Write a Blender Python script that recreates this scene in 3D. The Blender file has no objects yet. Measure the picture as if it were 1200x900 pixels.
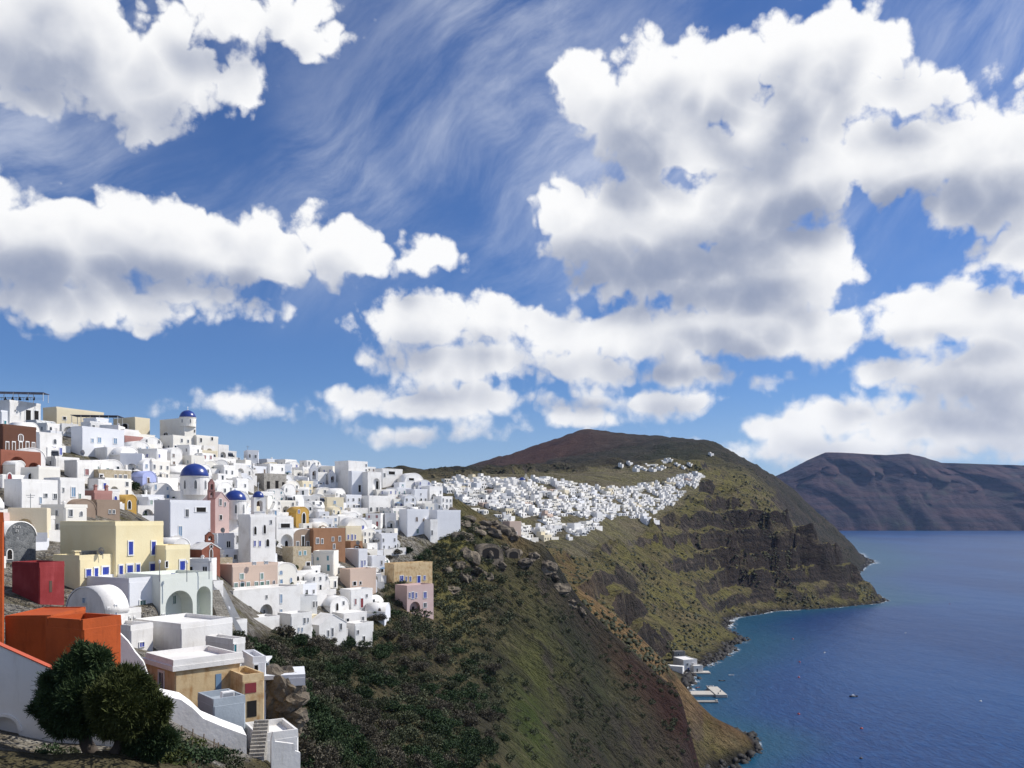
import bpy, bmesh, math, random
import numpy as np
from mathutils import Vector, Matrix
R = math.radians
rnd = random.Random(7)
rng = np.random.default_rng(11)
S = bpy.context.scene
COL = S.collection

# ---------------------------------------------------------------- camera
CAMZ, F, HY = 110.0, 1000.0, 605.0          # eye height over the sea, focal length in photo pixels, horizon row
cam = bpy.data.cameras.new('camera'); co = bpy.data.objects.new('camera', cam); COL.objects.link(co)
co.location = (0, 0, CAMZ); co.rotation_euler = (R(90), 0, 0)
cam.sensor_fit = 'HORIZONTAL'; cam.sensor_width = 36; cam.lens = 36 * F / 1200
cam.shift_y = (HY - 450) / 1200
cam.clip_start = 0.5; cam.clip_end = 90000
S.camera = co
def U(px): return (px - 600) / F
def P(px, py, Y): return Vector((U(px) * Y, Y, CAMZ - (py - HY) / F * Y))

# ---------------------------------------------------------------- light, exposure
SUN_AZ, SUN_EL = 74, 43                       # degrees to the right of the view axis, above the horizon
S.view_settings.view_transform = 'Standard'; S.view_settings.look = 'None'
S.view_settings.exposure = 0.0; S.view_settings.gamma = 1
S.cycles.use_denoising = True
S.cycles.max_bounces = 5; S.cycles.diffuse_bounces = 3; S.cycles.glossy_bounces = 2; S.cycles.volume_bounces = 0
S.cycles.transparent_max_bounces = 8
sd = bpy.data.lights.new('sun', 'SUN'); sd.energy = 5.0; sd.angle = R(0.55); sd.color = (1.0, 0.955, 0.88)
so = bpy.data.objects.new('sun', sd); COL.objects.link(so)
sv = Vector((math.cos(R(SUN_EL)) * math.sin(R(SUN_AZ)), math.cos(R(SUN_EL)) * math.cos(R(SUN_AZ)), math.sin(R(SUN_EL))))
so.rotation_euler = sv.to_track_quat('Z', 'Y').to_euler(); so.location = (200, 0, 400)

# ---------------------------------------------------------------- sky with cumulus
W = bpy.data.worlds.new('World'); S.world = W; W.use_nodes = True
wt = W.node_tree; wt.nodes.clear()
def mk(t, typ, **kw):
    n = t.nodes.new(typ)
    for k, v in kw.items(): setattr(n, k, v)
    return n
def setin(t, sock, v):
    if isinstance(v, bpy.types.NodeSocket): t.links.new(v, sock)
    else: sock.default_value = v
def M(t, op, a, b=None, c=None, clamp=False):
    n = mk(t, 'ShaderNodeMath', operation=op, use_clamp=clamp)
    for i, v in enumerate((a, b, c)):
        if v is not None: setin(t, n.inputs[i], v)
    return n.outputs[0]
def V(t, op, a, b=None, c=None):
    n = mk(t, 'ShaderNodeVectorMath', operation=op)
    for i, v in enumerate((a, b, c)):
        if v is not None: setin(t, n.inputs[i], v)
    return n.outputs['Value'] if op in ('LENGTH', 'DOT_PRODUCT') else n.outputs[0]
def SS(t, v, a, b, lo=0.0, hi=1.0):
    n = mk(t, 'ShaderNodeMapRange', interpolation_type='SMOOTHSTEP')
    setin(t, n.inputs[0], v)
    for i, q in enumerate((a, b, lo, hi)): setin(t, n.inputs[i + 1], q)
    return n.outputs[0]
def NZ(t, vec, scale, detail=4, rough=0.5, dist=0.0, out=0):
    n = mk(t, 'ShaderNodeTexNoise'); setin(t, n.inputs['Vector'], vec)
    n.inputs['Scale'].default_value = scale; n.inputs['Detail'].default_value = detail
    n.inputs['Roughness'].default_value = rough; n.inputs['Distortion'].default_value = dist
    return n.outputs[out]
def MIX(t, f, a, b, blend='MIX'):
    n = mk(t, 'ShaderNodeMix', data_type='RGBA', blend_type=blend)
    setin(t, n.inputs[0], f)
    for i, v in ((6, a), (7, b)):
        if not isinstance(v, bpy.types.NodeSocket) and len(v) == 3: v = (*v, 1)
        setin(t, n.inputs[i], v)
    return n.outputs[2]

CLOUDS = [  # centre px, py, half width, half height of each billow, read off the photograph as directions
 (60,48,135,66),(190,88,105,42),(300,18,105,28),(20,112,60,22),(265,95,45,30),
 (50,285,120,55),(175,278,100,48),(290,290,105,40),(395,300,80,36),(490,310,62,20),(90,352,150,30),(215,345,90,22),
 (690,108,55,44),(775,118,95,62),(850,92,70,45),(955,88,72,62),(1008,52,52,42),(1075,108,72,24),(790,165,85,32),(900,150,90,45),
 (945,200,110,42),(1080,185,120,45),(1185,200,95,62),(1195,288,50,22),
 (700,262,78,50),(775,258,75,48),(870,245,90,50),(770,318,130,38),(900,300,100,45),(950,322,60,24),(850,345,90,30),
 (500,378,85,34),(590,372,75,28),(665,392,70,30),(780,388,100,36),(890,378,95,45),(975,388,42,30),
 (540,422,115,26),(670,428,100,24),(800,436,72,18),
 (440,472,75,18),(560,474,85,20),(760,470,85,16),(690,490,70,13),(478,509,52,13),(268,476,58,15),(922,442,22,8),
 (1070,368,55,34),(1150,372,85,32),(1135,442,75,32),(1195,425,60,40),(1030,438,32,20),
 (990,486,65,20),(915,505,48,22),(1085,500,130,24),(1190,498,80,24),(1010,525,190,16),(1160,480,60,20)]
def dirn(px, py):
    u, v = U(px), (HY - py) / F
    return math.atan(u), math.atan(v / math.sqrt(1 + u * u))
def density_group(fine):
  g = bpy.data.node_groups.new('cloud_density', 'ShaderNodeTree')
  g.interface.new_socket('AzEl', in_out='INPUT', socket_type='NodeSocketVector')
  g.interface.new_socket('Noise', in_out='INPUT', socket_type='NodeSocketVector')
  g.interface.new_socket('Density', in_out='OUTPUT', socket_type='NodeSocketFloat')
  gi = mk(g, 'NodeGroupInput'); go_ = mk(g, 'NodeGroupOutput')
  pz, pn = gi.outputs[0], gi.outputs[1]
  wv = NZ(g, pn, 9.0, 3, 0.55, out=1)
  pw = V(g, 'MULTIPLY_ADD', wv, (0.034, 0.026, 0), V(g, 'ADD', pz, (-0.017, -0.013, 0)))
  acc = None
  for (px, py, rx, ry) in CLOUDS:
      a, e = dirn(px, py); rx, ry = rx / F * 0.98, ry / F * 0.96
      l = V(g, 'LENGTH', V(g, 'MULTIPLY_ADD', pw, (1 / rx, 1 / ry, 0), (-a / rx, -e / ry, 0)))
      rm = min(ry, 0.05)
      l = M(g, 'MULTIPLY_ADD', l, rm, -rm)
      acc = l if acc is None else M(g, 'SMOOTH_MIN', acc, l, 0.016)
  sep = mk(g, 'ShaderNodeSeparateXYZ'); g.links.new(pz, sep.inputs[0])
  outm = M(g, 'MAXIMUM', SS(g, M(g, 'ABSOLUTE', sep.outputs[0]), 0.58, 0.72), SS(g, sep.outputs[1], 0.6, 0.72))
  lowm = SS(g, sep.outputs[1], 0.0, 0.06)
  gen = M(g, 'MULTIPLY', M(g, 'SUBTRACT', NZ(g, pn, 2.6, 3, 0.5), 0.585), 0.45)      # the same broken cumulus all round
  gen = M(g, 'ADD', gen, M(g, 'MULTIPLY_ADD', M(g, 'MULTIPLY', outm, lowm), 0.6, -0.6))
  body = M(g, 'MAXIMUM', M(g, 'MULTIPLY', acc, -1.0), gen)
  def bil(sc, det): return M(g, 'ABSOLUTE', M(g, 'MULTIPLY_ADD', NZ(g, pn, sc, det, 0.45), 4.0, -2.0))
  bw = M(g, 'MULTIPLY_ADD', bil(11.5, 0), 0.36, -0.30)                             # rounded billows with sharp creases
  bw = M(g, 'MULTIPLY_ADD', bil(25.0, 0), 0.32, bw)
  if fine:
    bw = M(g, 'MULTIPLY_ADD', bil(54.0, 1), 0.20, bw)
    bw = M(g, 'MULTIPLY_ADD', M(g, 'SUBTRACT', NZ(g, pn, 42.0, 7, 0.64), 0.5), 0.72, bw)
  am = SS(g, sep.outputs[1], 0.04, 0.42, 0.022, 0.047)
  den = M(g, 'ADD', M(g, 'MULTIPLY_ADD', bw, am, body), SS(g, sep.outputs[1], 0.04, 0.34, 0.0015, -0.0035))
  g.links.new(den, go_.inputs[0])
  return g

tc = mk(wt, 'ShaderNodeTexCoord'); dvec = V(wt, 'NORMALIZE', tc.outputs['Generated'])
sx = mk(wt, 'ShaderNodeSeparateXYZ'); wt.links.new(dvec, sx.inputs[0])
az = M(wt, 'ARCTAN2', sx.outputs[0], sx.outputs[1]); el = M(wt, 'ARCSINE', sx.outputs[2])
cz = mk(wt, 'ShaderNodeCombineXYZ'); wt.links.new(az, cz.inputs[0]); wt.links.new(el, cz.inputs[1])
zc = M(wt, 'ADD', M(wt, 'ABSOLUTE', sx.outputs[2]), 0.42)
cs = mk(wt, 'ShaderNodeCombineXYZ')
for i in range(3): wt.links.new(zc, cs.inputs[i])
nvec = V(wt, 'DIVIDE', dvec, cs.outputs[0])
def dens(off, fine):
    n = wt.nodes.new('ShaderNodeGroup'); n.node_tree = density_group(fine)
    wt.links.new(V(wt, 'ADD', cz.outputs[0], (off[0], off[1], 0)), n.inputs[0])
    wt.links.new(V(wt, 'ADD', dvec, (off[0], 0, off[1])), n.inputs[1])
    return n.outputs[0]
d0 = dens((0, 0), True); d1 = dens((0.02, 0.042), False)
alpha = SS(wt, d0, -0.003, 0.010)
shade = SS(wt, M(wt, 'MULTIPLY_ADD', d0, 0.5, M(wt, 'MULTIPLY', d1, 0.8)), -0.006, 0.05)
relief = SS(wt, M(wt, 'SUBTRACT', d1, d0), -0.035, 0.03)
shade = M(wt, 'MULTIPLY', shade, M(wt, 'MULTIPLY_ADD', relief, 0.72, 0.30))
base = None                                   # thick flat bases of the larger clouds
for (px, py, rx, ry, k) in ((775,330,135,34,1.0),(985,250,150,26,.75),(1130,230,90,22,.6),(860,285,80,30,.6),(55,318,110,20,.6),(230,330,120,14,.3),(850,398,70,14,.5),(800,440,60,10,.5),(690,476,60,9,.6),(560,392,70,10,.3),(1130,455,70,14,.5),(1040,395,90,8,.3),(760,130,60,30,.25),(60,60,80,30,.2)):
    a_, e_ = dirn(px, py); rx, ry = rx/F, ry/F
    l = V(wt, 'LENGTH', V(wt, 'MULTIPLY_ADD', cz.outputs[0], (1/rx, 1/ry, 0), (-a_/rx, -e_/ry, 0)))
    l = SS(wt, l, 1.6, 0.0, 0.0, k); base = l if base is None else M(wt, 'MAXIMUM', base, l)
deep = SS(wt, M(wt, 'MULTIPLY_ADD', d1, 1.0, M(wt, 'MULTIPLY_ADD', NZ(wt, dvec, 14, 4, .6), 0.12, -0.045)), -0.02, 0.06)
shade = M(wt, 'ADD', shade, M(wt, 'MULTIPLY', M(wt, 'MULTIPLY', base, deep), 1.1))
shade = M(wt, 'MULTIPLY', shade, M(wt, 'MULTIPLY_ADD', NZ(wt, dvec, 22, 5, .6), 1.3, 0.25))
shade = M(wt, 'SUBTRACT', 1.0, M(wt, 'EXPONENT', M(wt, 'MULTIPLY', shade, -1.9)))
ccol = MIX(wt, shade, (1.0, 1.0, 1.0), (0.27, 0.32, 0.455))
sky = mk(wt, 'ShaderNodeTexSky', sky_type='NISHITA', sun_disc=False)
sky.sun_elevation = R(SUN_EL); sky.sun_rotation = R(SUN_AZ); sky.altitude = 100
sky.air_density = 1.0; sky.dust_density = 0.15; sky.ozone_density = 3.0
SKY = 0.1
skc = MIX(wt, 1.0, sky.outputs[0], (0.50 * SKY, 0.68 * SKY, 1.0 * SKY), 'MULTIPLY')
# thin cirrus streaks
cr = mk(wt, 'ShaderNodeVectorRotate', rotation_type='Z_AXIS'); wt.links.new(cz.outputs[0], cr.inputs[0]); cr.inputs['Angle'].default_value = R(-38)
cst = V(wt, 'MULTIPLY', V(wt, 'MULTIPLY_ADD', NZ(wt, cz.outputs[0], 5, 2, out=1), (0.12, 0.12, 0), cr.outputs[0]), (3.6, 10, 1))
ci = SS(wt, NZ(wt, cst, 1.0, 7, 0.64), 0.33, 0.80)
cmn = SS(wt, NZ(wt, cz.outputs[0], 3.3, 2, 0.5), 0.30, 0.58)
ci = M(wt, 'MULTIPLY', M(wt, 'MULTIPLY', ci, cmn), SS(wt, el, 0.18, 0.34, 0.0, 0.62))
skc = MIX(wt, ci, skc, (0.86, 0.9, 0.98))
skc = MIX(wt, SS(wt, el, 0.0, 0.16, 0.42, 0.0), skc, (0.56, 0.68, 0.86))          # pale air low over the sea
fin = MIX(wt, alpha, skc, ccol)
bg = mk(wt, 'ShaderNodeBackground'); wt.links.new(fin, bg.inputs[0]); bg.inputs[1].default_value = 1.0
wo = mk(wt, 'ShaderNodeOutputWorld'); wt.links.new(bg.outputs[0], wo.inputs[0])
W.cycles.sampling_method = 'MANUAL'; W.cycles.sample_map_resolution = 512

# ---------------------------------------------------------------- helpers
def tag(o, label=None, cat=None, group=None, kind=None):
    if label: o['label'] = label
    if cat: o['category'] = cat
    if group: o['group'] = group
    if kind: o['kind'] = kind
    return o
def link(o, parent=None):
    COL.objects.link(o)
    if parent is not None: o.parent = parent
    return o
def empty(name, loc, rz=0.0):
    o = bpy.data.objects.new(name, None); o.empty_display_size = 0.3
    o.location = loc; o.rotation_euler = (0, 0, rz); return link(o)
class MB:
    def __init__(s): s.v = []; s.f = []
    def add(s, vs, fs):
        b = len(s.v); s.v += [tuple(q) for q in vs]; s.f += [tuple(i + b for i in f) for f in fs]; return s
    def box(s, x0, x1, y0, y1, z0, z1, taper=0.0):
        t = taper
        vs = [(x0,y0,z0),(x1,y0,z0),(x1,y1,z0),(x0,y1,z0),(x0+t,y0+t,z1),(x1-t,y0+t,z1),(x1-t,y1-t,z1),(x0+t,y1-t,z1)]
        return s.add(vs, [(3,2,1,0),(4,5,6,7),(0,1,5,4),(1,2,6,5),(2,3,7,6),(3,0,4,7)])
    def rbox(s, x0, x1, y0, y1, z0, z1, c=0.12):
        """box with softened vertical and top edges, like hand-laid plaster"""
        c = min(c, (x1-x0)*.3, (y1-y0)*.3)
        def ring(i, z): return [(x0+i+c,y0+i,z),(x1-i-c,y0+i,z),(x1-i,y0+i+c,z),(x1-i,y1-i-c,z),(x1-i-c,y1-i,z),(x0+i+c,y1-i,z),(x0+i,y1-i-c,z),(x0+i,y0+i+c,z)]
        vs = ring(0, z0) + ring(0, z1-c) + ring(c*.35, z1-c*.3) + ring(c, z1)
        fs = [tuple(range(7,-1,-1)), tuple(range(24,32))]
        for k in range(3):
            for i in range(8): fs.append((k*8+i, k*8+(i+1)%8, (k+1)*8+(i+1)%8, (k+1)*8+i))
        return s.add(vs, fs)
    def prism(s, prof, y0, y1):
        """closed x-z profile (counter-clockwise seen from -y) pushed from y0 to y1"""
        n = len(prof)
        vs = [(x,y0,z) for x,z in prof] + [(x,y1,z) for x,z in prof]
        fs = [tuple(range(n)), tuple(range(2*n-1,n-1,-1))] + [((i+1)%n, i, i+n, (i+1)%n+n) for i in range(n)]
        return s.add(vs, fs)
    def prismx(s, prof, x0, x1):
        n = len(prof)
        vs = [(x0,y,z) for y,z in prof] + [(x1,y,z) for y,z in prof]
        fs = [tuple(range(n-1,-1,-1)), tuple(range(n,2*n))] + [(i, (i+1)%n, (i+1)%n+n, i+n) for i in range(n)]
        return s.add(vs, fs)
    def lathe(s, prof, cx, cy, n=20):
        vs = []; fs = []
        for r, z in prof:
            for k in range(n):
                a = 2*math.pi*k/n; vs.append((cx+r*math.cos(a), cy+r*math.sin(a), z))
        m = len(prof)
        for j in range(m-1):
            for k in range(n): fs.append((j*n+k, j*n+(k+1)%n, (j+1)*n+(k+1)%n, (j+1)*n+k))
        fs.append(tuple(range(n-1,-1,-1))); fs.append(tuple((m-1)*n+k for k in range(n)))
        return s.add(vs, fs)
    def tube(s, pts, rad, n=6):
        vs = []; fs = []
        for i, p in enumerate(pts):
            p = Vector(p); q = Vector(pts[min(i+1,len(pts)-1)]) - Vector(pts[max(i-1,0)])
            q.normalize(); a = q.orthogonal().normalized(); b = q.cross(a)
            r = rad[i] if isinstance(rad, (list, tuple)) else rad
            for k in range(n):
                t = 2*math.pi*k/n; vs.append(tuple(p + (a*math.cos(t)+b*math.sin(t))*r))
        for i in range(len(pts)-1):
            for k in range(n): fs.append((i*n+k, i*n+(k+1)%n, (i+1)*n+(k+1)%n, (i+1)*n+k))
        fs.append(tuple(range(n-1,-1,-1))); fs.append(tuple((len(pts)-1)*n+k for k in range(n)))
        return s.add(vs, fs)
    def mesh(s, name, mat, smooth=False):
        me = bpy.data.meshes.new(name); me.from_pydata(s.v, [], s.f)
        if mat: me.materials.append(mat)
        if smooth: me.polygons.foreach_set('use_smooth', [True]*len(me.polygons))
        me.update(); return me
    def build(s, name, mat, parent=None, smooth=False):
        return link(bpy.data.objects.new(name, s.mesh(name, mat, smooth)), parent)
def npmesh(name, verts, quads, mat, smooth=True):
    me = bpy.data.meshes.new(name); nv, nq = len(verts), len(quads); k = quads.shape[1]
    me.vertices.add(nv); me.vertices.foreach_set('co', np.ascontiguousarray(verts, np.float32).ravel())
    me.loops.add(nq*k); me.loops.foreach_set('vertex_index', np.ascontiguousarray(quads, np.int32).ravel())
    me.polygons.add(nq); me.polygons.foreach_set('loop_start', np.arange(0, nq*k, k, dtype=np.int32))
    me.polygons.foreach_set('loop_total', np.full(nq, k, np.int32))
    if smooth: me.polygons.foreach_set('use_smooth', np.ones(nq, bool))
    me.materials.append(mat); me.update(calc_edges=True); me.validate(); return me
def attr(me, name, arr):
    a = me.attributes.new(name, 'FLOAT', 'POINT'); a.data.foreach_set('value', np.ascontiguousarray(arr, np.float32).ravel())

# numpy gradient noise
_perm = rng.permutation(512).astype(np.int64)
_perm = np.concatenate([_perm, _perm, _perm])
_gr = np.stack([np.cos(np.arange(512)*2.399), np.sin(np.arange(512)*2.399)], 1)
def n2(x, y):
    xi = np.floor(x).astype(np.int64); yi = np.floor(y).astype(np.int64); xf = x-xi; yf = y-yi
    def gd(ix, iy, fx, fy):
        h = _perm[_perm[ix & 511] + (iy & 511)]; gg = _gr[h]; return gg[...,0]*fx + gg[...,1]*fy
    u = xf*xf*xf*(xf*(xf*6-15)+10); v = yf*yf*yf*(yf*(yf*6-15)+10)
    a = gd(xi,yi,xf,yf); b = gd(xi+1,yi,xf-1,yf); c = gd(xi,yi+1,xf,yf-1); d = gd(xi+1,yi+1,xf-1,yf-1)
    return ((a+(b-a)*u)*(1-v) + (c+(d-c)*u)*v)*1.5
def fbm(x, y, o=4, r=0.5):
    s = 0; a = 1
    for i in range(o): s = s + a*n2(x*2**i+17*i, y*2**i-9*i); a *= r
    return s
def ridged(x, y, o=4):
    s = 0; a = 1
    for i in range(o): s = s + a*(1-2*np.abs(n2(x*2**i+31*i, y*2**i+5*i))); a *= 0.5
    return s/1.9
def smooth01(v, a, b):
    t = np.clip((v-a)/(b-a), 0, 1); return t*t*(3-2*t)

# ---------------------------------------------------------------- materials
def newmat(name):
    m = bpy.data.materials.new(name); m.use_nodes = True; t = m.node_tree; t.nodes.clear()
    b = mk(t, 'ShaderNodeBsdfPrincipled'); o = mk(t, 'ShaderNodeOutputMaterial'); t.links.new(b.outputs[0], o.inputs[0])
    return m, t, b
def bump(t, b, h, strength=0.3, dist=0.05):
    n = mk(t, 'ShaderNodeBump'); n.inputs['Strength'].default_value = strength; n.inputs['Distance'].default_value = dist
    setin(t, n.inputs['Height'], h); t.links.new(n.outputs[0], b.inputs['Normal'])
def plaster(name, c, stain=(0.55, 0.5, 0.44), amt=0.3, rough=0.85, scale=0.35, fine=2.2):
    m, t, b = newmat(name); tcn = mk(t, 'ShaderNodeTexCoord'); p = tcn.outputs['Object']
    oi = mk(t, 'ShaderNodeObjectInfo')
    p = V(t, 'ADD', p, V(t, 'MULTIPLY', mk(t, 'ShaderNodeNewGeometry').outputs['Position'], (0.0, 0.0, 0.0)))
    big = NZ(t, p, scale, 5, 0.6); streak = NZ(t, V(t, 'MULTIPLY', p, (1, 1, 0.16)), fine, 4, 0.6)
    f = M(t, 'MULTIPLY', SS(t, big, 0.42, 0.75), amt)
    f = M(t, 'ADD', f, M(t, 'MULTIPLY', SS(t, streak, 0.55, 0.8), amt * 0.8), clamp=True)
    st = tuple(c[i] * stain[i] for i in range(3))
    col = MIX(t, f, c, st)
    val = M(t, 'MULTIPLY_ADD', oi.outputs['Random'], 0.10, 0.92)
    hs = mk(t, 'ShaderNodeHueSaturation'); t.links.new(col, hs.inputs['Color']); t.links.new(val, hs.inputs['Value'])
    t.links.new(hs.outputs[0], b.inputs['Base Color']); b.inputs['Roughness'].default_value = rough
    b.inputs['Specular IOR Level'].default_value = 0.25
    bump(t, b, NZ(t, p, 3.5, 5, 0.6), 0.35, 0.06)
    return m
def simple(name, c, rough=0.5, metal=0.0, spec=0.5, var=0.25, scale=3.0):
    m, t, b = newmat(name); tcn = mk(t, 'ShaderNodeTexCoord')
    nz = NZ(t, tcn.outputs['Object'], scale, 4, 0.6)
    col = MIX(t, M(t, 'MULTIPLY', SS(t, nz, 0.35, 0.75), var), c, tuple(q * 0.45 for q in c))
    t.links.new(col, b.inputs['Base Color']); b.inputs['Roughness'].default_value = rough; b.inputs['Metallic'].default_value = metal
    b.inputs['Specular IOR Level'].default_value = spec
    return m
def masonry(name, c, c2, scale=2.2):
    m, t, b = newmat(name); tcn = mk(t, 'ShaderNodeTexCoord'); p = tcn.outputs['Object']
    vo = mk(t, 'ShaderNodeTexVoronoi'); t.links.new(p, vo.inputs['Vector']); vo.inputs['Scale'].default_value = scale
    ve = mk(t, 'ShaderNodeTexVoronoi', feature='DISTANCE_TO_EDGE'); t.links.new(p, ve.inputs['Vector']); ve.inputs['Scale'].default_value = scale
    sp = mk(t, 'ShaderNodeSeparateColor'); t.links.new(vo.outputs['Color'], sp.inputs[0])
    col = MIX(t, sp.outputs[0], c, c2)
    e = SS(t, ve.outputs['Distance'], 0.0, 0.09)
    col = MIX(t, e, tuple(q * 0.9 + 0.08 for q in c2), col)
    col = MIX(t, M(t, 'MULTIPLY', NZ(t, p, 0.6, 4), 0.6), col, tuple(q * 0.6 for q in c))
    t.links.new(col, b.inputs['Base Color']); b.inputs['Roughness'].default_value = 0.9
    bump(t, b, e, 0.6, 0.08)
    return m
MAT = dict(
 white=plaster('white_plaster', (0.81, 0.795, 0.77), (0.60, 0.57, 0.53), 0.48),
 white_cool=plaster('cool_white_plaster', (0.73, 0.74, 0.77), (0.72, 0.72, 0.74), 0.25),
 white_warm=plaster('warm_white_plaster', (0.80, 0.77, 0.70), (0.78, 0.70, 0.6), 0.28),
 grey=plaster('grey_plaster', (0.55, 0.56, 0.57), (0.7, 0.7, 0.7), 0.35),
 cream=plaster('cream_plaster', (0.72, 0.64, 0.47), (0.8, 0.72, 0.6), 0.3),
 yellow=plaster('yellow_plaster', (0.80, 0.70, 0.45), (0.82, 0.72, 0.5), 0.30),
 ochre=plaster('ochre_plaster', (0.55, 0.34, 0.09), (0.7, 0.6, 0.5), 0.4),
 orange=plaster('orange_plaster', (0.44, 0.085, 0.020), (0.5, 0.5, 0.55), 0.6, fine=1.4),
 darkred=plaster('dark_red_plaster', (0.235, 0.028, 0.03), (1.9, 3.2, 3.2), 0.45, fine=1.0),
 brown=plaster('brown_plaster', (0.12, 0.055, 0.035), (0.7, 0.7, 0.7), 0.4),
 redbrown=plaster('red_brown_plaster', (0.27, 0.10, 0.065), (0.5, 0.45, 0.42), 0.5),
 taupe=plaster('taupe_plaster', (0.30, 0.225, 0.17), (0.7, 0.65, 0.6), 0.4),
 terracotta=plaster('terracotta_plaster', (0.30, 0.16, 0.09), (0.6, 0.55, 0.5), 0.4),
 pink=plaster('pink_plaster', (0.60, 0.45, 0.42), (0.8, 0.7, 0.7), 0.3),
 rose=plaster('rose_plaster', (0.40, 0.21, 0.185), (0.7, 0.6, 0.6), 0.4),
 peach=plaster('peach_plaster', (0.60, 0.465, 0.38), (0.85, 0.8, 0.75), 0.3),
 lavender=plaster('lavender_plaster', (0.42, 0.47, 0.75), (0.8, 0.8, 0.9), 0.2),
 palegreen=plaster('pale_green_plaster', (0.72, 0.75, 0.69), (0.8, 0.8, 0.75), 0.25),
 tan=plaster('weathered_tan_render', (0.60, 0.46, 0.27), (0.55, 0.36, 0.2), 0.8, scale=0.8, fine=1.3),
 bluegrey=plaster('blue_grey_render', (0.36, 0.41, 0.46), (0.75, 0.75, 0.75), 0.5, scale=0.8),
 stone=masonry('beige_rubble_stone', (0.42, 0.34, 0.22), (0.56, 0.48, 0.35)),
 stone_dark=masonry('dark_rubble_stone', (0.10, 0.11, 0.12), (0.24, 0.25, 0.26), 2.6),
 stone_grey=masonry('grey_dry_stone', (0.28, 0.26, 0.23), (0.45, 0.42, 0.37), 1.8),
 dome=simple('blue_dome_paint', (0.018, 0.045, 0.235), 0.3, spec=0.5, var=0.4, scale=0.8),
 glass=simple('dark_window_glass', (0.018, 0.022, 0.03), 0.15, var=0.6, scale=0.7),
 dark=simple('dark_opening', (0.025, 0.023, 0.022), 0.9, spec=0.1),
 frame=simple('white_painted_wood', (0.78, 0.78, 0.77), 0.6),
 blue=simple('cobalt_blue_paint', (0.025, 0.05, 0.33), 0.5),
 ltblue=simple('faded_blue_paint', (0.16, 0.27, 0.42), 0.6),
 green=simple('green_grey_paint', (0.10, 0.19, 0.16), 0.6),
 teal=simple('teal_paint', (0.03, 0.20, 0.24), 0.5),
 redp=simple('dark_red_paint', (0.22, 0.025, 0.03), 0.55),
 brownp=simple('brown_wood', (0.10, 0.055, 0.035), 0.6),
 tealglass=simple('pale_teal_glass', (0.20, 0.30, 0.32), 0.12, var=0.5, scale=0.6),
 navy=simple('navy_shade_fabric', (0.10, 0.12, 0.20), 0.8),
 metal=simple('grey_metal', (0.30, 0.31, 0.33), 0.4, 0.6),
 wood=simple('weathered_wood', (0.20, 0.15, 0.10), 0.8),
 bark=simple('grey_brown_bark', (0.075, 0.06, 0.048), 0.95, var=0.7, scale=6),
 concrete=simple('pale_concrete', (0.48, 0.45, 0.40), 0.9, scale=0.4),
 canvas=simple('off_white_canvas', (0.72, 0.70, 0.66), 0.9),
 pot=simple('terracotta_pot', (0.28, 0.09, 0.05), 0.8),
 redcap=simple('red_coping_paint', (0.48, 0.09, 0.04), 0.7),
 darkhull=simple('dark_boat_hull', (0.06, 0.04, 0.03), 0.5), redhull=simple('red_buoy_paint', (0.5, 0.05, 0.03), 0.5),
 rock=None, )
def leafmat(name, c, c2, rough=0.7, trans=0.15):
    m, t, b = newmat(name); oi = mk(t, 'ShaderNodeObjectInfo'); tcn = mk(t, 'ShaderNodeTexCoord')
    ge = mk(t, 'ShaderNodeNewGeometry')
    nz = NZ(t, ge.outputs['Position'], 1.3, 3, 0.6)
    f = M(t, 'MULTIPLY_ADD', ge.outputs['Random Per Island'], 0.3, M(t, 'MULTIPLY', SS(t, nz, 0.3, 0.7), 0.6))
    col = MIX(t, f, c, c2)
    val = M(t, 'MULTIPLY_ADD', oi.outputs['Random'], 0.5, 0.75)
    hs = mk(t, 'ShaderNodeHueSaturation'); t.links.new(col, hs.inputs['Color']); t.links.new(val, hs.inputs['Value'])
    t.links.new(hs.outputs[0], b.inputs['Base Color']); b.inputs['Roughness'].default_value = rough
    b.inputs['Specular IOR Level'].default_value = 0.2
    return m
LEAF = dict(
 pine=leafmat('pine_needles', (0.022, 0.044, 0.018), (0.062, 0.092, 0.034)),
 olive=leafmat('olive_green_needles', (0.045, 0.062, 0.016), (0.115, 0.13, 0.04)),
 scrub=leafmat('grey_brown_scrub_twigs', (0.062, 0.055, 0.040), (0.135, 0.120, 0.088)),
 scrubg=leafmat('grey_green_scrub_leaves', (0.040, 0.050, 0.026), (0.100, 0.110, 0.060)),
 green=leafmat('fresh_green_leaves', (0.022, 0.042, 0.018), (0.050, 0.080, 0.032)),
 farscrub=leafmat('dark_far_scrub', (0.018, 0.022, 0.010), (0.045, 0.048, 0.02)),
 dry=leafmat('dry_scrub', (0.05, 0.045, 0.03), (0.10, 0.09, 0.05)))

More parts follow.
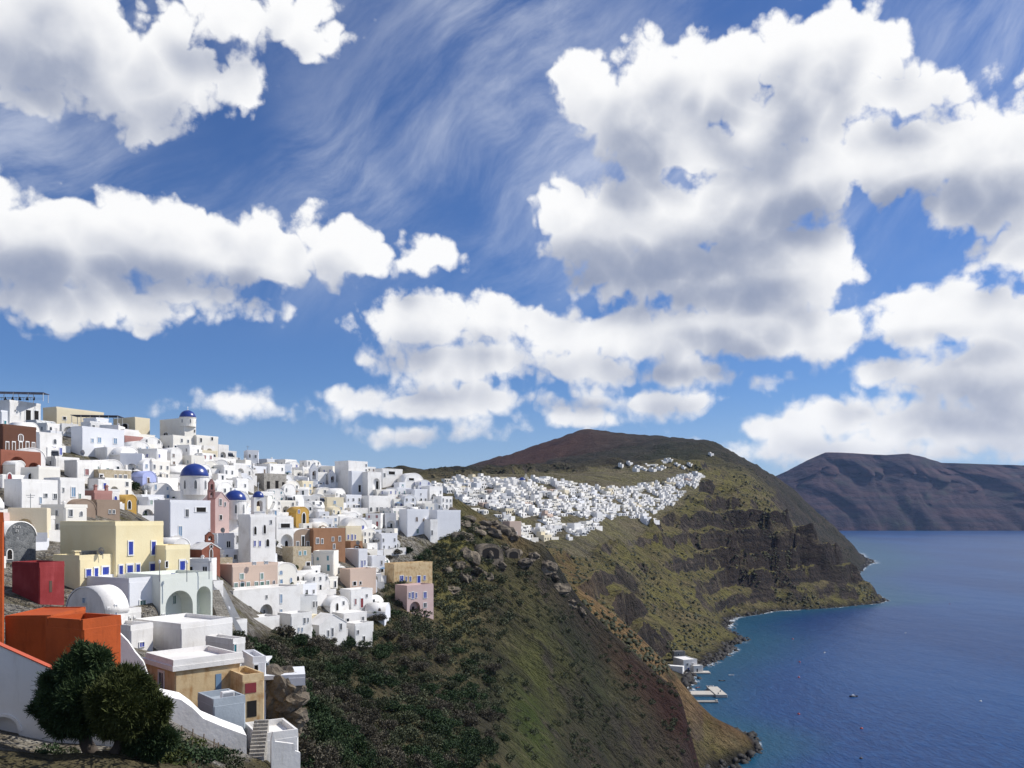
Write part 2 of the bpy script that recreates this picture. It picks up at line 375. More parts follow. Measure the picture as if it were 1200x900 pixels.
# ---------------------------------------------------------------- terrain: cross-sections of the caldera rim, loft between them
SEC = {  # distance Y : (px, py) breakpoints of the ground line
 6:   [(-700,1900),(600,2300),(1700,9000)],
 25:  [(-500,800),(0,930),(150,945),(240,960),(330,1200),(600,1750),(1200,3200),(1700,4400)],
 34:  [(-500,700),(0,878),(60,892),(150,893),(215,897),(250,930),(330,1080),(600,1600),(1200,2700),(1700,3700)],
 50:  [(-500,640),(0,800),(150,835),(250,885),(310,905),(350,935),(420,1130),(600,1400),(1000,2000),(1300,2805)],
 65:  [(-500,610),(0,765),(150,792),(230,845),(310,882),(345,915),(450,1070),(600,1300),(900,1800),(1100,2297)],
 90:  [(-500,570),(0,702),(100,735),(200,768),(270,785),(320,850),(400,945),(600,1170),(900,1600),(1050,1827)],
 108: [(-500,550),(0,662),(100,686),(184,694),(192,740),(245,748),(280,765),(350,845),(450,945),(600,1080),(800,1350),(950,1623)],
 150: [(-500,500),(0,590),(100,620),(200,665),(250,700),(290,745),(350,795),(450,865),(600,970),(750,1120),(880,1338)],
 200: [(-500,470),(0,525),(50,545),(150,590),(200,625),(260,665),(330,718),(380,748),(430,768),(500,812),(600,880),(700,965),(800,1080),(850,1155)],
 270: [(-500,460),(0,497),(100,500),(190,514),(250,534),(320,590),(400,640),(460,682),(520,718),(600,780),(700,862),(780,960),(830,1013)],
 320: [(-500,480),(0,502),(200,522),(300,545),(400,574),(480,590),(540,606),(570,632),(600,662),(650,705),(690,738),(740,785),(805,848),(818,895),(833,949)],
 340: [(-500,500),(0,520),(200,535),(300,546),(400,552),(480,562),(510,574),(540,590),(570,604),(600,624),(640,642),(665,676),(690,709),(740,757),(798,808),(806,850),(816,895),(826,930)],
 365: [(-500,540),(0,560),(300,590),(400,590),(510,605),(560,640),(600,690),(650,725),(690,765),(740,815),(800,880),(820,895),(830,908)],
 400: [(-500,580),(0,590),(300,615),(500,625),(600,650),(640,664),(690,696),(720,717),(750,741),(780,772),(800,800),(826,834),(860,852),(880,869),(890,882)],
 425: [(-500,590),(300,620),(500,630),(600,660),(690,706),(740,746),(790,795),(838,846),(872,860),(884,865)],
 480: [(-500,600),(300,630),(500,650),(600,690),(700,742),(750,780),(790,818),(800,835)],
 531: [(-500,600),(300,625),(500,640),(600,668),(700,725),(750,770),(788,804),(806,813)],
 600: [(-500,595),(300,610),(500,622),(560,630),(600,645),(650,656),(700,695),(740,742),(768,771),(788,782),(812,789)],
 650: [(-500,590),(400,605),(500,610),(560,620),(600,632),(650,648),(690,672),(740,722),(780,755),(815,768),(842,775)],
 700: [(-500,585),(400,595),(500,598),(560,606),(600,621),(640,637),(665,641),(700,662),(740,700),(780,730),(820,748),(862,763)],
 760: [(-500,580),(400,585),(500,586),(600,605),(650,618),(690,632),(720,656),(760,690),(810,722),(869,750)],
 850: [(-500,572),(400,575),(500,575),(600,584),(650,590),(700,614),(730,638),(770,672),(805,705),(842,734)],
 930: [(-500,566),(400,568),(500,567),(600,570),(660,573),(700,592),(740,612),(770,632),(800,668),(828,706),(850,723)],
 1000:[(-500,563),(400,563),(500,564),(600,563),(680,566),(720,582),(770,606),(800,628),(830,660),(862,692),(905,715)],
 1060:[(-500,562),(400,562),(600,561),(690,562),(740,575),(790,594),(820,606),(850,630),(880,655),(920,672),(965,690),(1005,709)],
 1110:[(-500,562),(400,562),(600,560),(700,560),(760,568),(800,576),(830,588),(860,600),(900,606),(930,614),(955,632),(985,652),(1000,674),(1036,704)],
 1200:[(-500,561),(400,561),(600,560),(700,556),(780,560),(815,563),(840,574),(870,578),(900,590),(925,610),(950,640),(985,680),(1012,697)],
 1500:[(-500,560),(400,561),(600,560),(700,549),(780,546),(820,545),(850,551),(880,562),(910,588),(940,638),(962,678)],
 2060:[(-500,562),(400,562),(500,560),(560,556),(640,545),(700,535),(780,522),(820,520),(842,522),(860,532),(880,543),(905,557),(930,578),(960,604),(990,632),(1014,658)],
 2500:[(-500,575),(400,570),(500,559),(512,556),(560,545),(600,534),(640,519),(670,506),(690,499),(712,502),(745,508),(775,510),(800,516),(838,521),(865,545),(905,562),(950,600),(1000,649)],
 3000:[(-500,585),(400,580),(600,570),(700,560),(850,570),(950,610),(990,642)],
 4200:[(-500,600),(600,595),(850,600),(930,631)],
 5200:[(-500,628),(930,627)]}
gpx = np.concatenate([np.arange(-700, -40, 12), np.arange(-40, 1060, 3.0), np.arange(1060, 1701, 20)])
gY = [6.0]
while gY[-1] < 5200:
    y = gY[-1]; gY.append(y * (1.02 if y < 60 else 1.0095 if y < 1300 else 1.013 if y < 2700 else 1.05))
gY = np.array(gY); nP, nY = len(gpx), len(gY)
sy = np.array(sorted(SEC)); rows = []
for y in sy:
    pts = SEC[y]; xs = [p[0] for p in pts]; zs = [CAMZ - (p[1]-HY)/F*y for p in pts]
    if zs[-1] < 40: xs.append(xs[-1]+160); zs.append(zs[-1]-30)
    rows.append(np.interp(gpx, xs, zs))
rows = np.array(rows)
GZ = np.empty((nY, nP)); ly = np.log(sy)
for j in range(nP): GZ[:, j] = np.interp(np.log(gY), ly, rows[:, j])
def blur(a, k, ax):
    ker = np.hanning(2*k+3)[1:-1]; ker /= ker.sum()
    pad = [(0,0),(0,0)]; pad[ax] = (k, k); b = np.pad(a, pad, 'edge')
    return np.apply_along_axis(lambda v: np.convolve(v, ker, 'valid'), ax, b)
GZ = blur(blur(GZ, 2, 0), 2, 1)
PXg, YYg = np.meshgrid(gpx, gY); XXg = (PXg-600)/F*YYg
def bandmask(tab):
    ys = [t[0] for t in tab]
    lo = np.interp(gY, ys, [t[1] for t in tab])[:,None]; hi = np.interp(gY, ys, [t[2] for t in tab])[:,None]
    m = smooth01(PXg, lo-8, lo+4) * (1-smooth01(PXg, hi-6, hi+6))
    return m * ((YYg >= ys[0]) & (YYg <= ys[-1]))
TOWN1 = bandmask([(33,-900,100),(40,-900,190),(48,-900,270),(66,-900,318),(80,-900,272),(100,-900,268),(112,-900,262),(150,-900,284),(185,-900,350),(205,-900,420),(230,-900,438),(262,-900,455),(300,-900,505),(326,-900,528),(338,-900,485),(352,-900,470)])
TOWN2 = bandmask([(640,585,640),(690,545,690),(760,470,705),(850,420,740),(930,400,760),(1000,420,775),(1060,560,800),(1150,690,822),(1260,690,828),(1300,780,822)])
wob = n2(XXg/22, YYg/22)
TOWN2 = TOWN2 * (TOWN2 + wob*0.5 > 0.45)
free = 1 - np.clip(TOWN1*1.0 + TOWN2*0.6, 0, 1)
amp = np.zeros_like(GZ)
for lam, k in ((240,0.05),(110,0.06),(52,0.075),(25,0.085),(12,0.09),(6,0.085),(3,0.07)):
    wgt = smooth01(YYg/lam, 1.5, 6)*smooth01(lam*1.0, 0.0012*YYg*1.5, 0.004*YYg*1.5) if lam > 0 else 1
    if lam < 100: wgt = wgt*(1-.6*smooth01(YYg,1500,2200))
    amp += wgt * k * lam * n2(XXg/lam + lam, YYg/lam*0.8 - lam)
far = smooth01(YYg, 350, 520)
gul = ridged(XXg/260 + 0.3*n2(XXg/90, YYg/90), YYg/85 + 0.35*n2(XXg/70+5, YYg/70), 4)
amp += far * (ridged(XXg/120+3, YYg/34+.3*n2(XXg/40,YYg/40), 3)-.25) * 5.5 * smooth01(YYg, 450, 900) * (1-smooth01(YYg,1500,2200))
amp += far * (gul-0.25) * 19 * smooth01(YYg, 380, 900) * (1 - .35*smooth01(YYg, 1500, 2300))
nearg = (1-far) * smooth01(YYg, 70, 150)
amp += nearg * (ridged(XXg/60, YYg/34, 3)-0.3) * 1.6
hfac = np.clip((GZ+4)/25, 0.12, 1)
hfac = hfac*(1-.75*np.exp(-((np.log(YYg)-math.log(405))/.05)**2)*smooth01(PXg,650,700))*(1-.6*np.exp(-((np.log(YYg)-math.log(340))/.03)**2)*smooth01(PXg,650,690))
GZ += amp * free * hfac
def blobm0(px, Y, rp, ry): return np.exp(-(((PXg-px)/rp)**2 + ((np.log(YYg)-math.log(Y))/ry)**2))
# ledges: bands of lava standing out of the cliffs
lavab = np.clip(blobm0(748,640,46,.07)+blobm0(700,560,30,.06)+blobm0(905,1085,60,.05)+blobm0(965,1110,50,.04)+.7*blobm0(860,1010,40,.05)+.6*blobm0(840,1140,50,.05), 0, 1)
led = np.clip(.35*smooth01(n2(XXg/140+9, YYg/120), -0.1, 0.4) + 1.3*lavab, 0, 1.5) * far * (1-smooth01(YYg, 2100, 2400)) * free
st = 23.0; tt = GZ/st + 0.35*n2(XXg/60, YYg/60) + 0.1*n2(XXg/14, YYg/14); fr = tt-np.floor(tt)
GZ += led * st * 0.85 * (smooth01(fr, 0.38, 0.62) - fr) * hfac
GZ += lavab*far*free*(ridged(XXg/34+.4*n2(XXg/15,YYg/15), YYg/20, 4)-.3)*7*hfac
# the dark cliff below the crest at right, and coastal crumbling
XW, ZW = XXg, GZ
dzx = np.gradient(GZ, axis=1) / np.gradient(XXg, axis=1)
dzy = np.gradient(GZ, axis=0) / np.gradient(YYg, axis=0)
slope = np.sqrt(dzx**2 + dzy**2)
def hgt(x, y):
    px = 600 + x/y*F
    i = np.clip(np.searchsorted(gY, y)-1, 0, nY-2); j = np.clip(np.searchsorted(gpx, px)-1, 0, nP-2)
    a = (y-gY[i])/(gY[i+1]-gY[i]); b = (px-gpx[j])/(gpx[j+1]-gpx[j])
    a = min(max(a,0),1); b = min(max(b,0),1)
    return float((GZ[i,j]*(1-b)+GZ[i,j+1]*b)*(1-a) + (GZ[i+1,j]*(1-b)+GZ[i+1,j+1]*b)*a)
PYg = HY - (GZ-CAMZ)/YYg*F
def ray(px, py, ymin=30.0, ymax=5000):
    """distance at which the sight line through (px, py) meets the ground"""
    j = int(np.clip(np.searchsorted(gpx, px), 0, nP-1)); c = PYg[:, j]
    ok = (c <= py) & (gY >= ymin) & (gY <= ymax)
    k = int(np.argmax(ok))
    if not ok[k]: return None
    if k == 0: return float(gY[0])
    c0, c1 = c[k-1], c[k]; t = 0 if c0 <= c1 else min(max((c0-py)/(c0-c1), 0), 1)
    return float(gY[k-1] + (gY[k]-gY[k-1])*t)
# ground cover weights of the place; dark also holds painted cloud shade
redm = np.zeros_like(GZ)
def blobm(px, Y, rp, ry): return np.exp(-(((PXg-px)/rp)**2 + ((np.log(YYg)-math.log(Y))/ry)**2))
redm += 0.9*blobm(760,322,70,0.035) + 0.8*blobm(800,330,30,0.06) + 0.75*blobm(850,410,40,0.05) + 0.85*blobm(730,402,60,0.03) + 0.95*blobm(630,2300,90,0.14) + 0.4*blobm(668,620,16,0.05)
tanm = np.clip(1.3*np.exp(-((np.log(YYg)-math.log(402))/.045)**2)*smooth01(PXg,655,690)*(1-smooth01(PXg,800,830)) + .8*blobm(585,336,30,.02) + .6*blobm(650,560,60,.1),0,1)
maro = np.clip(1.2*blobm(800,318,42,.045)+.5*blobm(745,328,40,.03),0,1)
grn = 1.0*blobm(622,230,44,0.22) + 0.6*blobm(690,290,50,0.1) + 0.5*blobm(560,320,30,0.05) + 0.45*blobm(790,1700,60,0.14) + 0.4*blobm(470,285,35,0.06)
dark = smooth01(YYg,1350,1700) + .85*smooth01(YYg,980,1120)*(1-smooth01(PXg,730,790)) + 0.95*smooth01(YYg,150,230)*(1-smooth01(YYg,345,360))*smooth01(PXg,620,690)*(1-.6*np.clip(grn,0,1)) + 0.7*smooth01(YYg,170,230)*(1-smooth01(YYg,340,355))*smooth01(PXg,545,580)*(1-smooth01(PXg,690,720))*(1-.8*np.clip(grn,0,1)) + 0.8*(1-smooth01(YYg,40,50)) + 0.7*smooth01(YYg,60,90)*(1-smooth01(YYg,200,300))*(1-smooth01(PXg,560,640))  # cloud shade painted as darker ground on slopes and mountain; near soil truly dark
redm = redm*(1-.55*smooth01(YYg,280,300)*(1-smooth01(YYg,345,360)))
GM, t, b = newmat('caldera_ground')
def AT(t, n):
    a = mk(t, 'ShaderNodeAttribute', attribute_name=n); return a.outputs['Fac']
pos = mk(t, 'ShaderNodeNewGeometry').outputs['Position']
n_a = NZ(t, pos, 0.012, 6, 0.62); n_b = NZ(t, pos, 0.09, 6, 0.65); n_c = NZ(t, pos, 0.6, 5, 0.65); n_d = NZ(t, pos, 0.035, 5, 0.6)
strat = NZ(t, V(t, 'MULTIPLY', pos, (0.006, 0.006, 0.16)), 1.0, 5, 0.6, 0.6)
rockc = MIX(t, SS(t, strat, 0.38, 0.62), (0.028, 0.025, 0.025), (0.085, 0.066, 0.055))
rockc = MIX(t, SS(t, n_b, 0.45, 0.7), rockc, (0.13, 0.105, 0.082))
soil = MIX(t, SS(t, n_b, 0.35, 0.65), (0.14, 0.115, 0.058), (0.25, 0.20, 0.10))
grass = MIX(t, SS(t, n_d, 0.35, 0.65), (0.060, 0.068, 0.019), (0.20, 0.178, 0.058))
gs = MIX(t, SS(t, M(t, 'MULTIPLY_ADD', n_c, 0.4, n_d), 0.55, 0.85), soil, grass)
gs = MIX(t, SS(t, n_c, 0.55, 0.72), gs, (0.035, 0.036, 0.018))
gs = MIX(t, AT(t, 'green'), gs, MIX(t, n_b, (0.032, 0.058, 0.011), (0.082, 0.108, 0.022)))
steep = M(t, 'ADD', AT(t, 'steep'), M(t, 'MULTIPLY', M(t, 'SUBTRACT', n_b, 0.5), 1.1))
rockc = MIX(t, M(t, 'MULTIPLY', AT(t, 'lava'), SS(t, n_b, 0.3, 0.6)), rockc, (0.03, 0.022, 0.021))
col = MIX(t, SS(t, M(t, 'MULTIPLY_ADD', AT(t, 'lava'), 0.35, steep), 0.80, 1.0), gs, rockc)
rib = NZ(t, V(t, 'MULTIPLY', pos, (0.016, 0.075, 0.03)), 1.0, 7, 0.68, 0.5)         # scree and ribs running down the slope
col = MIX(t, M(t, 'MULTIPLY', SS(t, rib, 0.51, 0.64), 0.6), col, (0.034, 0.030, 0.022))
col = MIX(t, M(t, 'MULTIPLY', SS(t, rib, 0.46, 0.34), 0.45), col, (0.22, 0.185, 0.105))
col = MIX(t, M(t, 'MULTIPLY', SS(t, NZ(t, pos, 0.22, 5, 0.7), 0.54, 0.66), 0.75), col, (0.022, 0.021, 0.016))
col = MIX(t, M(t, 'MULTIPLY', AT(t, 'red'), SS(t, M(t, 'ADD', n_b, M(t, 'MULTIPLY', n_d, 0.6)), 0.5, 0.85)), col, MIX(t, n_c, (0.10, 0.032, 0.018), (0.20, 0.085, 0.04)))
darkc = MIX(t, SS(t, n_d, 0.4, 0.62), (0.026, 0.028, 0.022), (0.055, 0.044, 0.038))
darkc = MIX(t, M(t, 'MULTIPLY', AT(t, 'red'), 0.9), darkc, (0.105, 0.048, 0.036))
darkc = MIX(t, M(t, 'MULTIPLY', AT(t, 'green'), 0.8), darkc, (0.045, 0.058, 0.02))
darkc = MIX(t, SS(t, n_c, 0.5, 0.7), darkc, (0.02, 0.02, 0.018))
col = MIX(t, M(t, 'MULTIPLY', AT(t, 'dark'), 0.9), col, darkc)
col = MIX(t, M(t, 'MULTIPLY', AT(t, 'tan'), SS(t, n_b, 0.3, 0.6)), col, MIX(t, n_c, (0.19, 0.115, 0.05), (0.34, 0.23, 0.115)))
col = MIX(t, M(t, 'MULTIPLY', AT(t, 'maroon'), 0.9), col, MIX(t, n_b, (0.022, 0.010, 0.009), (0.060, 0.024, 0.018)))
twn = MIX(t, SS(t, n_c, 0.38, 0.62), (0.36, 0.34, 0.31), (0.17, 0.145, 0.11))
col = MIX(t, M(t, 'MULTIPLY', AT(t, 'town'), SS(t, n_b, 0.3, 0.5)), col, twn)
col = MIX(t, AT(t, 'wet'), col, (0.016, 0.015, 0.016))
t.links.new(col, b.inputs['Base Color']); b.inputs['Roughness'].default_value = 0.95; b.inputs['Specular IOR Level'].default_value = 0.15
hb = M(t, 'MULTIPLY_ADD', n_b, 1.0, M(t, 'MULTIPLY', n_c, 0.25))
bump(t, b, M(t, 'MULTIPLY_ADD', NZ(t, pos, 0.22, 5, 0.7), 1.4, M(t, 'MULTIPLY_ADD', rib, 2.2, hb)), 1.0, 6.5)
MAT['rock'] = None
verts = np.stack([XXg, YYg, GZ], -1).reshape(-1, 3)
ii = (np.arange(nY-1)[:,None]*nP + np.arange(nP-1)[None,:]).ravel()
quads = np.stack([ii, ii+1, ii+nP+1, ii+nP], 1)
zq = GZ.ravel()[quads].max(1); keep = zq > -14
tm = npmesh('terrain', verts, quads[keep], GM)
attr(tm, 'steep', np.clip(slope/1.35, 0, 1.5)); attr(tm, 'lava', lavab); attr(tm, 'tan', tanm); attr(tm, 'maroon', maro); attr(tm, 'red', np.clip(redm,0,1)); attr(tm, 'green', np.clip(grn,0,1))
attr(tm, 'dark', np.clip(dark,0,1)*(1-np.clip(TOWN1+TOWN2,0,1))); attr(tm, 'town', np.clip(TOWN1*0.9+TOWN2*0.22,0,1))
attr(tm, 'wet', (1-smooth01(GZ + 2.5*n2(XXg/9,YYg/9), 1.0, 6.0))*0.92)
terr = link(bpy.data.objects.new('terrain', tm)); tag(terr, kind='structure')

# far caldera wall across the water
fx = np.arange(820, 2000, 2.5); fr_ = np.linspace(0, 1, 60)
ftop = np.interp(fx, [820,905,925,945,968,1000,1040,1065,1085,1105,1130,1200,1300,1500,2000], [590,560,551,540,530,531,533,531.5,536,542,543,545,548,552,560])
FX, FT = np.meshgrid(fx, fr_)
FYd = 6450 + FT*900
ztop = CAMZ - (np.interp(FX, fx, ftop)-HY)/F*7350
FXX = (FX-600)/F*(6450+FT*900)
gy = ridged(FXX/520 + 0.35*n2(FXX/900, FT*2), FT*0.9+3, 5)
prof = FT**0.8
FZ = -8 + (ztop+8)*np.clip(prof + (gy-0.3)*0.2*np.sin(np.pi*np.clip(FT,0,1)), 0, 1.2)
FYd = FYd + (gy-0.3)*420*np.sin(np.pi*np.clip(FT*0.9+0.05,0,1)) + 500*smooth01(FX,1180,1500)
back = np.stack([FXX[-1]*1.1, FYd[-1]+900, FZ[-1]-60], -1)
fv = np.concatenate([np.stack([FXX, FYd, FZ], -1).reshape(-1,3), back]); nf = len(fx)
ii = (np.arange(60)[:,None]*nf + np.arange(nf-1)[None,:]).ravel()
FM, t, b = newmat('far_cliff_rock')
pos = mk(t, 'ShaderNodeNewGeometry').outputs['Position']
st_ = NZ(t, V(t, 'MULTIPLY', pos, (0.0012, 0.0012, 0.02)), 1.0, 5, 0.6, 0.8); nb = NZ(t, pos, 0.005, 6, 0.65)
c = MIX(t, SS(t, st_, 0.35, 0.65), (0.028, 0.022, 0.028), (0.068, 0.040, 0.042))
c = MIX(t, SS(t, nb, 0.5, 0.7), c, (0.04, 0.042, 0.034))
t.links.new(c, b.inputs['Base Color']); b.inputs['Roughness'].default_value = 1; b.inputs['Specular IOR Level'].default_value = 0.1
bump(t, b, nb, 0.8, 60)
tag(link(bpy.data.objects.new('far_cliffs', npmesh('far_cliffs', fv, np.stack([ii, ii+1, ii+nf+1, ii+nf], 1), FM))), kind='structure')

# sea
spx = np.concatenate([[-9000,-4000,-2000,-1200], gpx, [1800,2200,3000,5000,10000]])
sY = np.concatenate([gY[::2], [5600,6500,8000,12000,20000,40000,80000]]); sY[0] = 1
SX, SYY = np.meshgrid(spx, sY)
dep = np.full(SX.shape, -40.0); n2r = len(gY[::2]); dep[:n2r, 4:4+nP] = GZ[::2]
SM, t, b = newmat('sea_water')
pos = mk(t, 'ShaderNodeNewGeometry').outputs['Position']; dp = AT(t, 'depth')
w1 = NZ(t, V(t, 'MULTIPLY', pos, (0.34, 0.11, 1)), 1.0, 5, 0.72); w2 = NZ(t, V(t, 'MULTIPLY', pos, (0.03, 0.014, 1)), 1.0, 4, 0.55); w3 = NZ(t, V(t, 'MULTIPLY', pos, (0.0035, 0.0014, 1)), 1.0, 3, 0.5)
c = MIX(t, SS(t, w3, 0.35, 0.68), (0.003, 0.028, 0.118), (0.009, 0.058, 0.185))
c = MIX(t, M(t, 'MULTIPLY', SS(t, w1, 0.42, 0.66), 0.6), c, (0.016, 0.085, 0.24))
c = MIX(t, SS(t, dp, -22, -2, 0, 0.75), c, (0.008, 0.075, 0.12))
foam = M(t, 'MULTIPLY', SS(t, M(t, 'ADD', dp, M(t, 'MULTIPLY', M(t, 'SUBTRACT', w1, 0.5), 9)), -1.7, 0.1), SS(t, w2, 0.42, 0.60))
caps = M(t, 'MULTIPLY', SS(t, NZ(t, V(t, 'MULTIPLY', pos, (0.22, 0.12, 1)), 1.0, 3, 0.5), 0.755, 0.80), SS(t, w2, 0.5, 0.62))
c = MIX(t, M(t, 'MAXIMUM', foam, M(t, 'MULTIPLY', caps, 0.7)), c, (0.75, 0.78, 0.8))
t.links.new(c, b.inputs['Base Color']); b.inputs['IOR'].default_value = 1.33
b.inputs['Roughness'].default_value = 0.28; b.inputs['Specular IOR Level'].default_value = 0.22
bump(t, b, M(t, 'MULTIPLY_ADD', w1, 0.5, M(t, 'MULTIPLY', w2, 1.3)), 1.0, 2.2)
ns = len(spx); ii = (np.arange(len(sY)-1)[:,None]*ns + np.arange(ns-1)[None,:]).ravel()
sm_ = npmesh('sea', np.stack([(SX-600)/F*SYY, SYY, np.zeros_like(SX)], -1).reshape(-1,3), np.stack([ii, ii+1, ii+ns+1, ii+ns], 1), SM)
attr(sm_, 'depth', dep); tag(link(bpy.data.objects.new('sea', sm_)), kind='structure')

# ---------------------------------------------------------------- house kit
def unit_frame(arch=False, bars=True):
    m = MB(); k = 0.13
    if arch:
        o = [(0,0),(1,0),(1,.62)] + [(0.5+0.5*math.cos(a), .62+.38*math.sin(a)) for a in [math.pi*i/8 for i in range(1,8)]] + [(0,.62)]
        inn = [(k,k*.4),(1-k,k*.4),(1-k,.62)] + [(0.5+(.5-k)*math.cos(a), .62+(.38-k*.6)*math.sin(a)) for a in [math.pi*i/8 for i in range(1,8)]] + [(k,.62)]
        n = len(o); vs = [(x,-.09,z) for x,z in o]+[(x,-.09,z) for x,z in inn]+[(x,.02,z) for x,z in o]+[(x,.02,z) for x,z in inn]; fs = []
        for i in range(n):
            j = (i+1)%n; fs += [(i,j,n+j,n+i),(j,i,2*n+i,2*n+j),(n+i,n+j,3*n+j,3*n+i)]
        m.add(vs, fs)
    else:
        m.box(0,k,-.09,.02,0,1).box(1-k,1,-.09,.02,0,1).box(k,1-k,-.09,.02,1-k*.8,1).box(-.03,1.03,-.13,.02,-.07,0)
    if bars: m.box(.47,.53,-.05,.0,0.01,.9)
    return m
def unit_pane(arch=False):
    m = MB(); k = 0.13
    if arch:
        pr = [(k,0),(1-k,0),(1-k,.62)] + [(0.5+(.5-k)*math.cos(a), .62+(.38-k*.6)*math.sin(a)) for a in [math.pi*i/8 for i in range(1,8)]] + [(k,.62)]
        m.prism(pr, -.03, .02)
    else: m.box(k,1-k,-.03,.02,0,1-k*.8)
    return m
def unit_shut():
    m = MB(); k = .1
    m.box(k,.49,-.05,.02,0.0,1-k*.7).box(.51,1-k,-.05,.02,0.0,1-k*.7)
    for q in range(5):
        z = .08+q*.165; m.box(k+.06,.44,-.062,-.05,z,z+.1).box(.56,1-k-.06,-.062,-.05,z,z+.1)
    return m
UF = {a: unit_frame(a).mesh('window_frame', MAT['frame']) for a in (False, True)}
UFD = {a: unit_frame(a, False).mesh('door_frame', MAT['frame']) for a in (False, True)}
UFS = {}
PCOL = dict(w='glass', b='blue', lb='ltblue', g='green', t='teal', r='redp', n='brownp', o='dark', s='blue', tg='tealglass')
UP = {}
def pane_mesh(kind, arch, shut):
    key = (kind, arch, shut)
    if key not in UP: UP[key] = (unit_shut() if shut and not arch else unit_pane(arch)).mesh('pane', MAT[PCOL[kind]])
    return UP[key]
UKNOB = MB().lathe([(0.02,0.42),(0.05,.44),(0.05,.48),(.02,.5)], .78, -.08, 6).mesh('handle', MAT['metal'])
def opening(root, x, y, z, w, h, kind='w', rz=0.0, near=False):
    """window or door: surround as the part, pane or leaf as its sub-part. kind: colour letters, + 'A' arched, 'D' door, 'S' shuttered"""
    arch = 'A' in kind; door = 'D' in kind; shut = 'S' in kind; c = ''.join(q for q in kind if q not in 'ADSX') or 'w'
    if 'X' in kind:                             # bare opening without a surround
        f = bpy.data.objects.new('opening', pane_mesh(c, arch, False)); f.location = (x, y, z); f.rotation_euler = (0, 0, rz); f.scale = (w, 1, h); return link(f, root)
    f = bpy.data.objects.new('door' if door else 'window', (UFD if (door or shut or c == 'o') else UF)[arch])
    f.location = (x, y, z); f.rotation_euler = (0, 0, rz); f.scale = (w, 1, h); link(f, root)
    p = bpy.data.objects.new('leaf' if door else ('shutter' if shut else 'pane'), pane_mesh(c, arch, shut or (door and c in 'bgtr'))); link(p, f)
    if door and near: link(bpy.data.objects.new('handle', UKNOB), f)
    return f
def arch_pts(x0, x1, zt, zb, n=12):
    r = (x1-x0)/2; rise = min(r, (zt-zb)*0.7); zs = zt-rise; xm = (x0+x1)/2
    return [(xm - r*math.cos(math.pi*i/n), zs + rise*math.sin(math.pi*i/n)) for i in range(n+1)]
def arcade(m, w, h, arches, dep, zb=0.0):
    """front slab of thickness dep, pierced by arches (x0, x1, ztop, zbottom)"""
    arches = sorted(arches); x = 0.0
    def quad(a, b2, z0, z1): m.add([(a,0,z0),(b2,0,z0),(b2,0,z1),(a,0,z1)], [(0,1,2,3)])
    for (a, e, zt, zl) in arches:
        if a > x: quad(x, a, zb, h)
        pts = arch_pts(a, e, zt, zl)
        for (p, q) in zip(pts[:-1], pts[1:]):
            m.add([(p[0],0,p[1]),(q[0],0,q[1]),(q[0],0,h),(p[0],0,h)], [(0,1,2,3)])
            m.add([(p[0],0,p[1]),(q[0],0,q[1]),(q[0],dep,q[1]),(p[0],dep,p[1])], [(3,2,1,0)])
        if zl > zb: quad(a, e, zb, zl)
        m.add([(a,0,zl),(a,dep,zl),(a,dep,pts[0][1]),(a,0,pts[0][1])], [(3,2,1,0)])
        m.add([(e,0,zl),(e,dep,zl),(e,dep,pts[-1][1]),(e,0,pts[-1][1])], [(0,1,2,3)])
        m.add([(a,0,zl),(e,0,zl),(e,dep,zl),(a,dep,zl)], [(0,1,2,3)])
        x = e
    if x < w: quad(x, w, zb, h)
    m.add([(0,0,zb),(0,dep,zb),(0,dep,h),(0,0,h)], [(3,2,1,0)]); m.add([(w,0,zb),(w,dep,zb),(w,dep,h),(w,0,h)], [(0,1,2,3)])
    m.add([(0,0,h),(w,0,h),(w,dep,h),(0,dep,h)], [(0,1,2,3)])
def vault_prof(x0, x1, z0, zs, rise, n=14, out=0.0):
    xm = (x0+x1)/2; r = (x1-x0)/2+out; rise += out
    return [(x0-out,z0),(x1+out,z0)] + [(xm + r*math.cos(math.pi*i/n), zs + rise*math.sin(math.pi*i/n)) for i in range(n+1)]
def vault_shell(x0, x1, zs, rise, th=0.14, n=14):
    xm = (x0+x1)/2; r = (x1-x0)/2
    o = [(xm + (r+th)*math.cos(math.pi*i/n), zs + (rise+th)*math.sin(math.pi*i/n)) for i in range(n+1)]
    i_ = [(xm + (r+.005)*math.cos(math.pi*i/n), zs + (rise+.005)*math.sin(math.pi*i/n)) for i in range(n+1)]
    return o, i_
def shell(m, x0, x1, y0, y1, zs, rise, th=0.14, axis='y', n=14):
    o, i_ = vault_shell(x0, x1, zs, rise, th, n)
    def P3(p, y): return (p[0], y, p[1]) if axis == 'y' else (y, p[0], p[1])
    k = n+1; vs = [P3(p,y0) for p in o]+[P3(p,y0) for p in i_]+[P3(p,y1) for p in o]+[P3(p,y1) for p in i_]; fs = []
    for a in range(n):
        fs += [(a,a+1,2*k+a+1,2*k+a),(a+1,a,k+a,k+a+1),(2*k+a,2*k+a+1,3*k+a+1,3*k+a)]
    fs += [(0,2*k,3*k,k),(n,k+n,3*k+n,2*k+n)]
    m.add(vs, fs)
def chimney(root, x, y, z, mat='white', s=1.0):
    c = MB().box(x-.25*s, x+.25*s, y-.25*s, y+.25*s, z-.1, z+.9*s, .03).build('chimney', MAT[mat], root)
    MB().box(x-.34*s, x+.34*s, y-.34*s, y+.34*s, z+.9*s, z+1.05*s).box(x-.2*s,x+.2*s,y-.2*s,y+.2*s,z+1.05*s,z+1.25*s,.05).build('cap', MAT[mat], c)
FOOT = []            # footprints: (x, y, radius, image box, Y) of everything built
LM = []              # landmarks for the labels: (x, y, z, phrase)
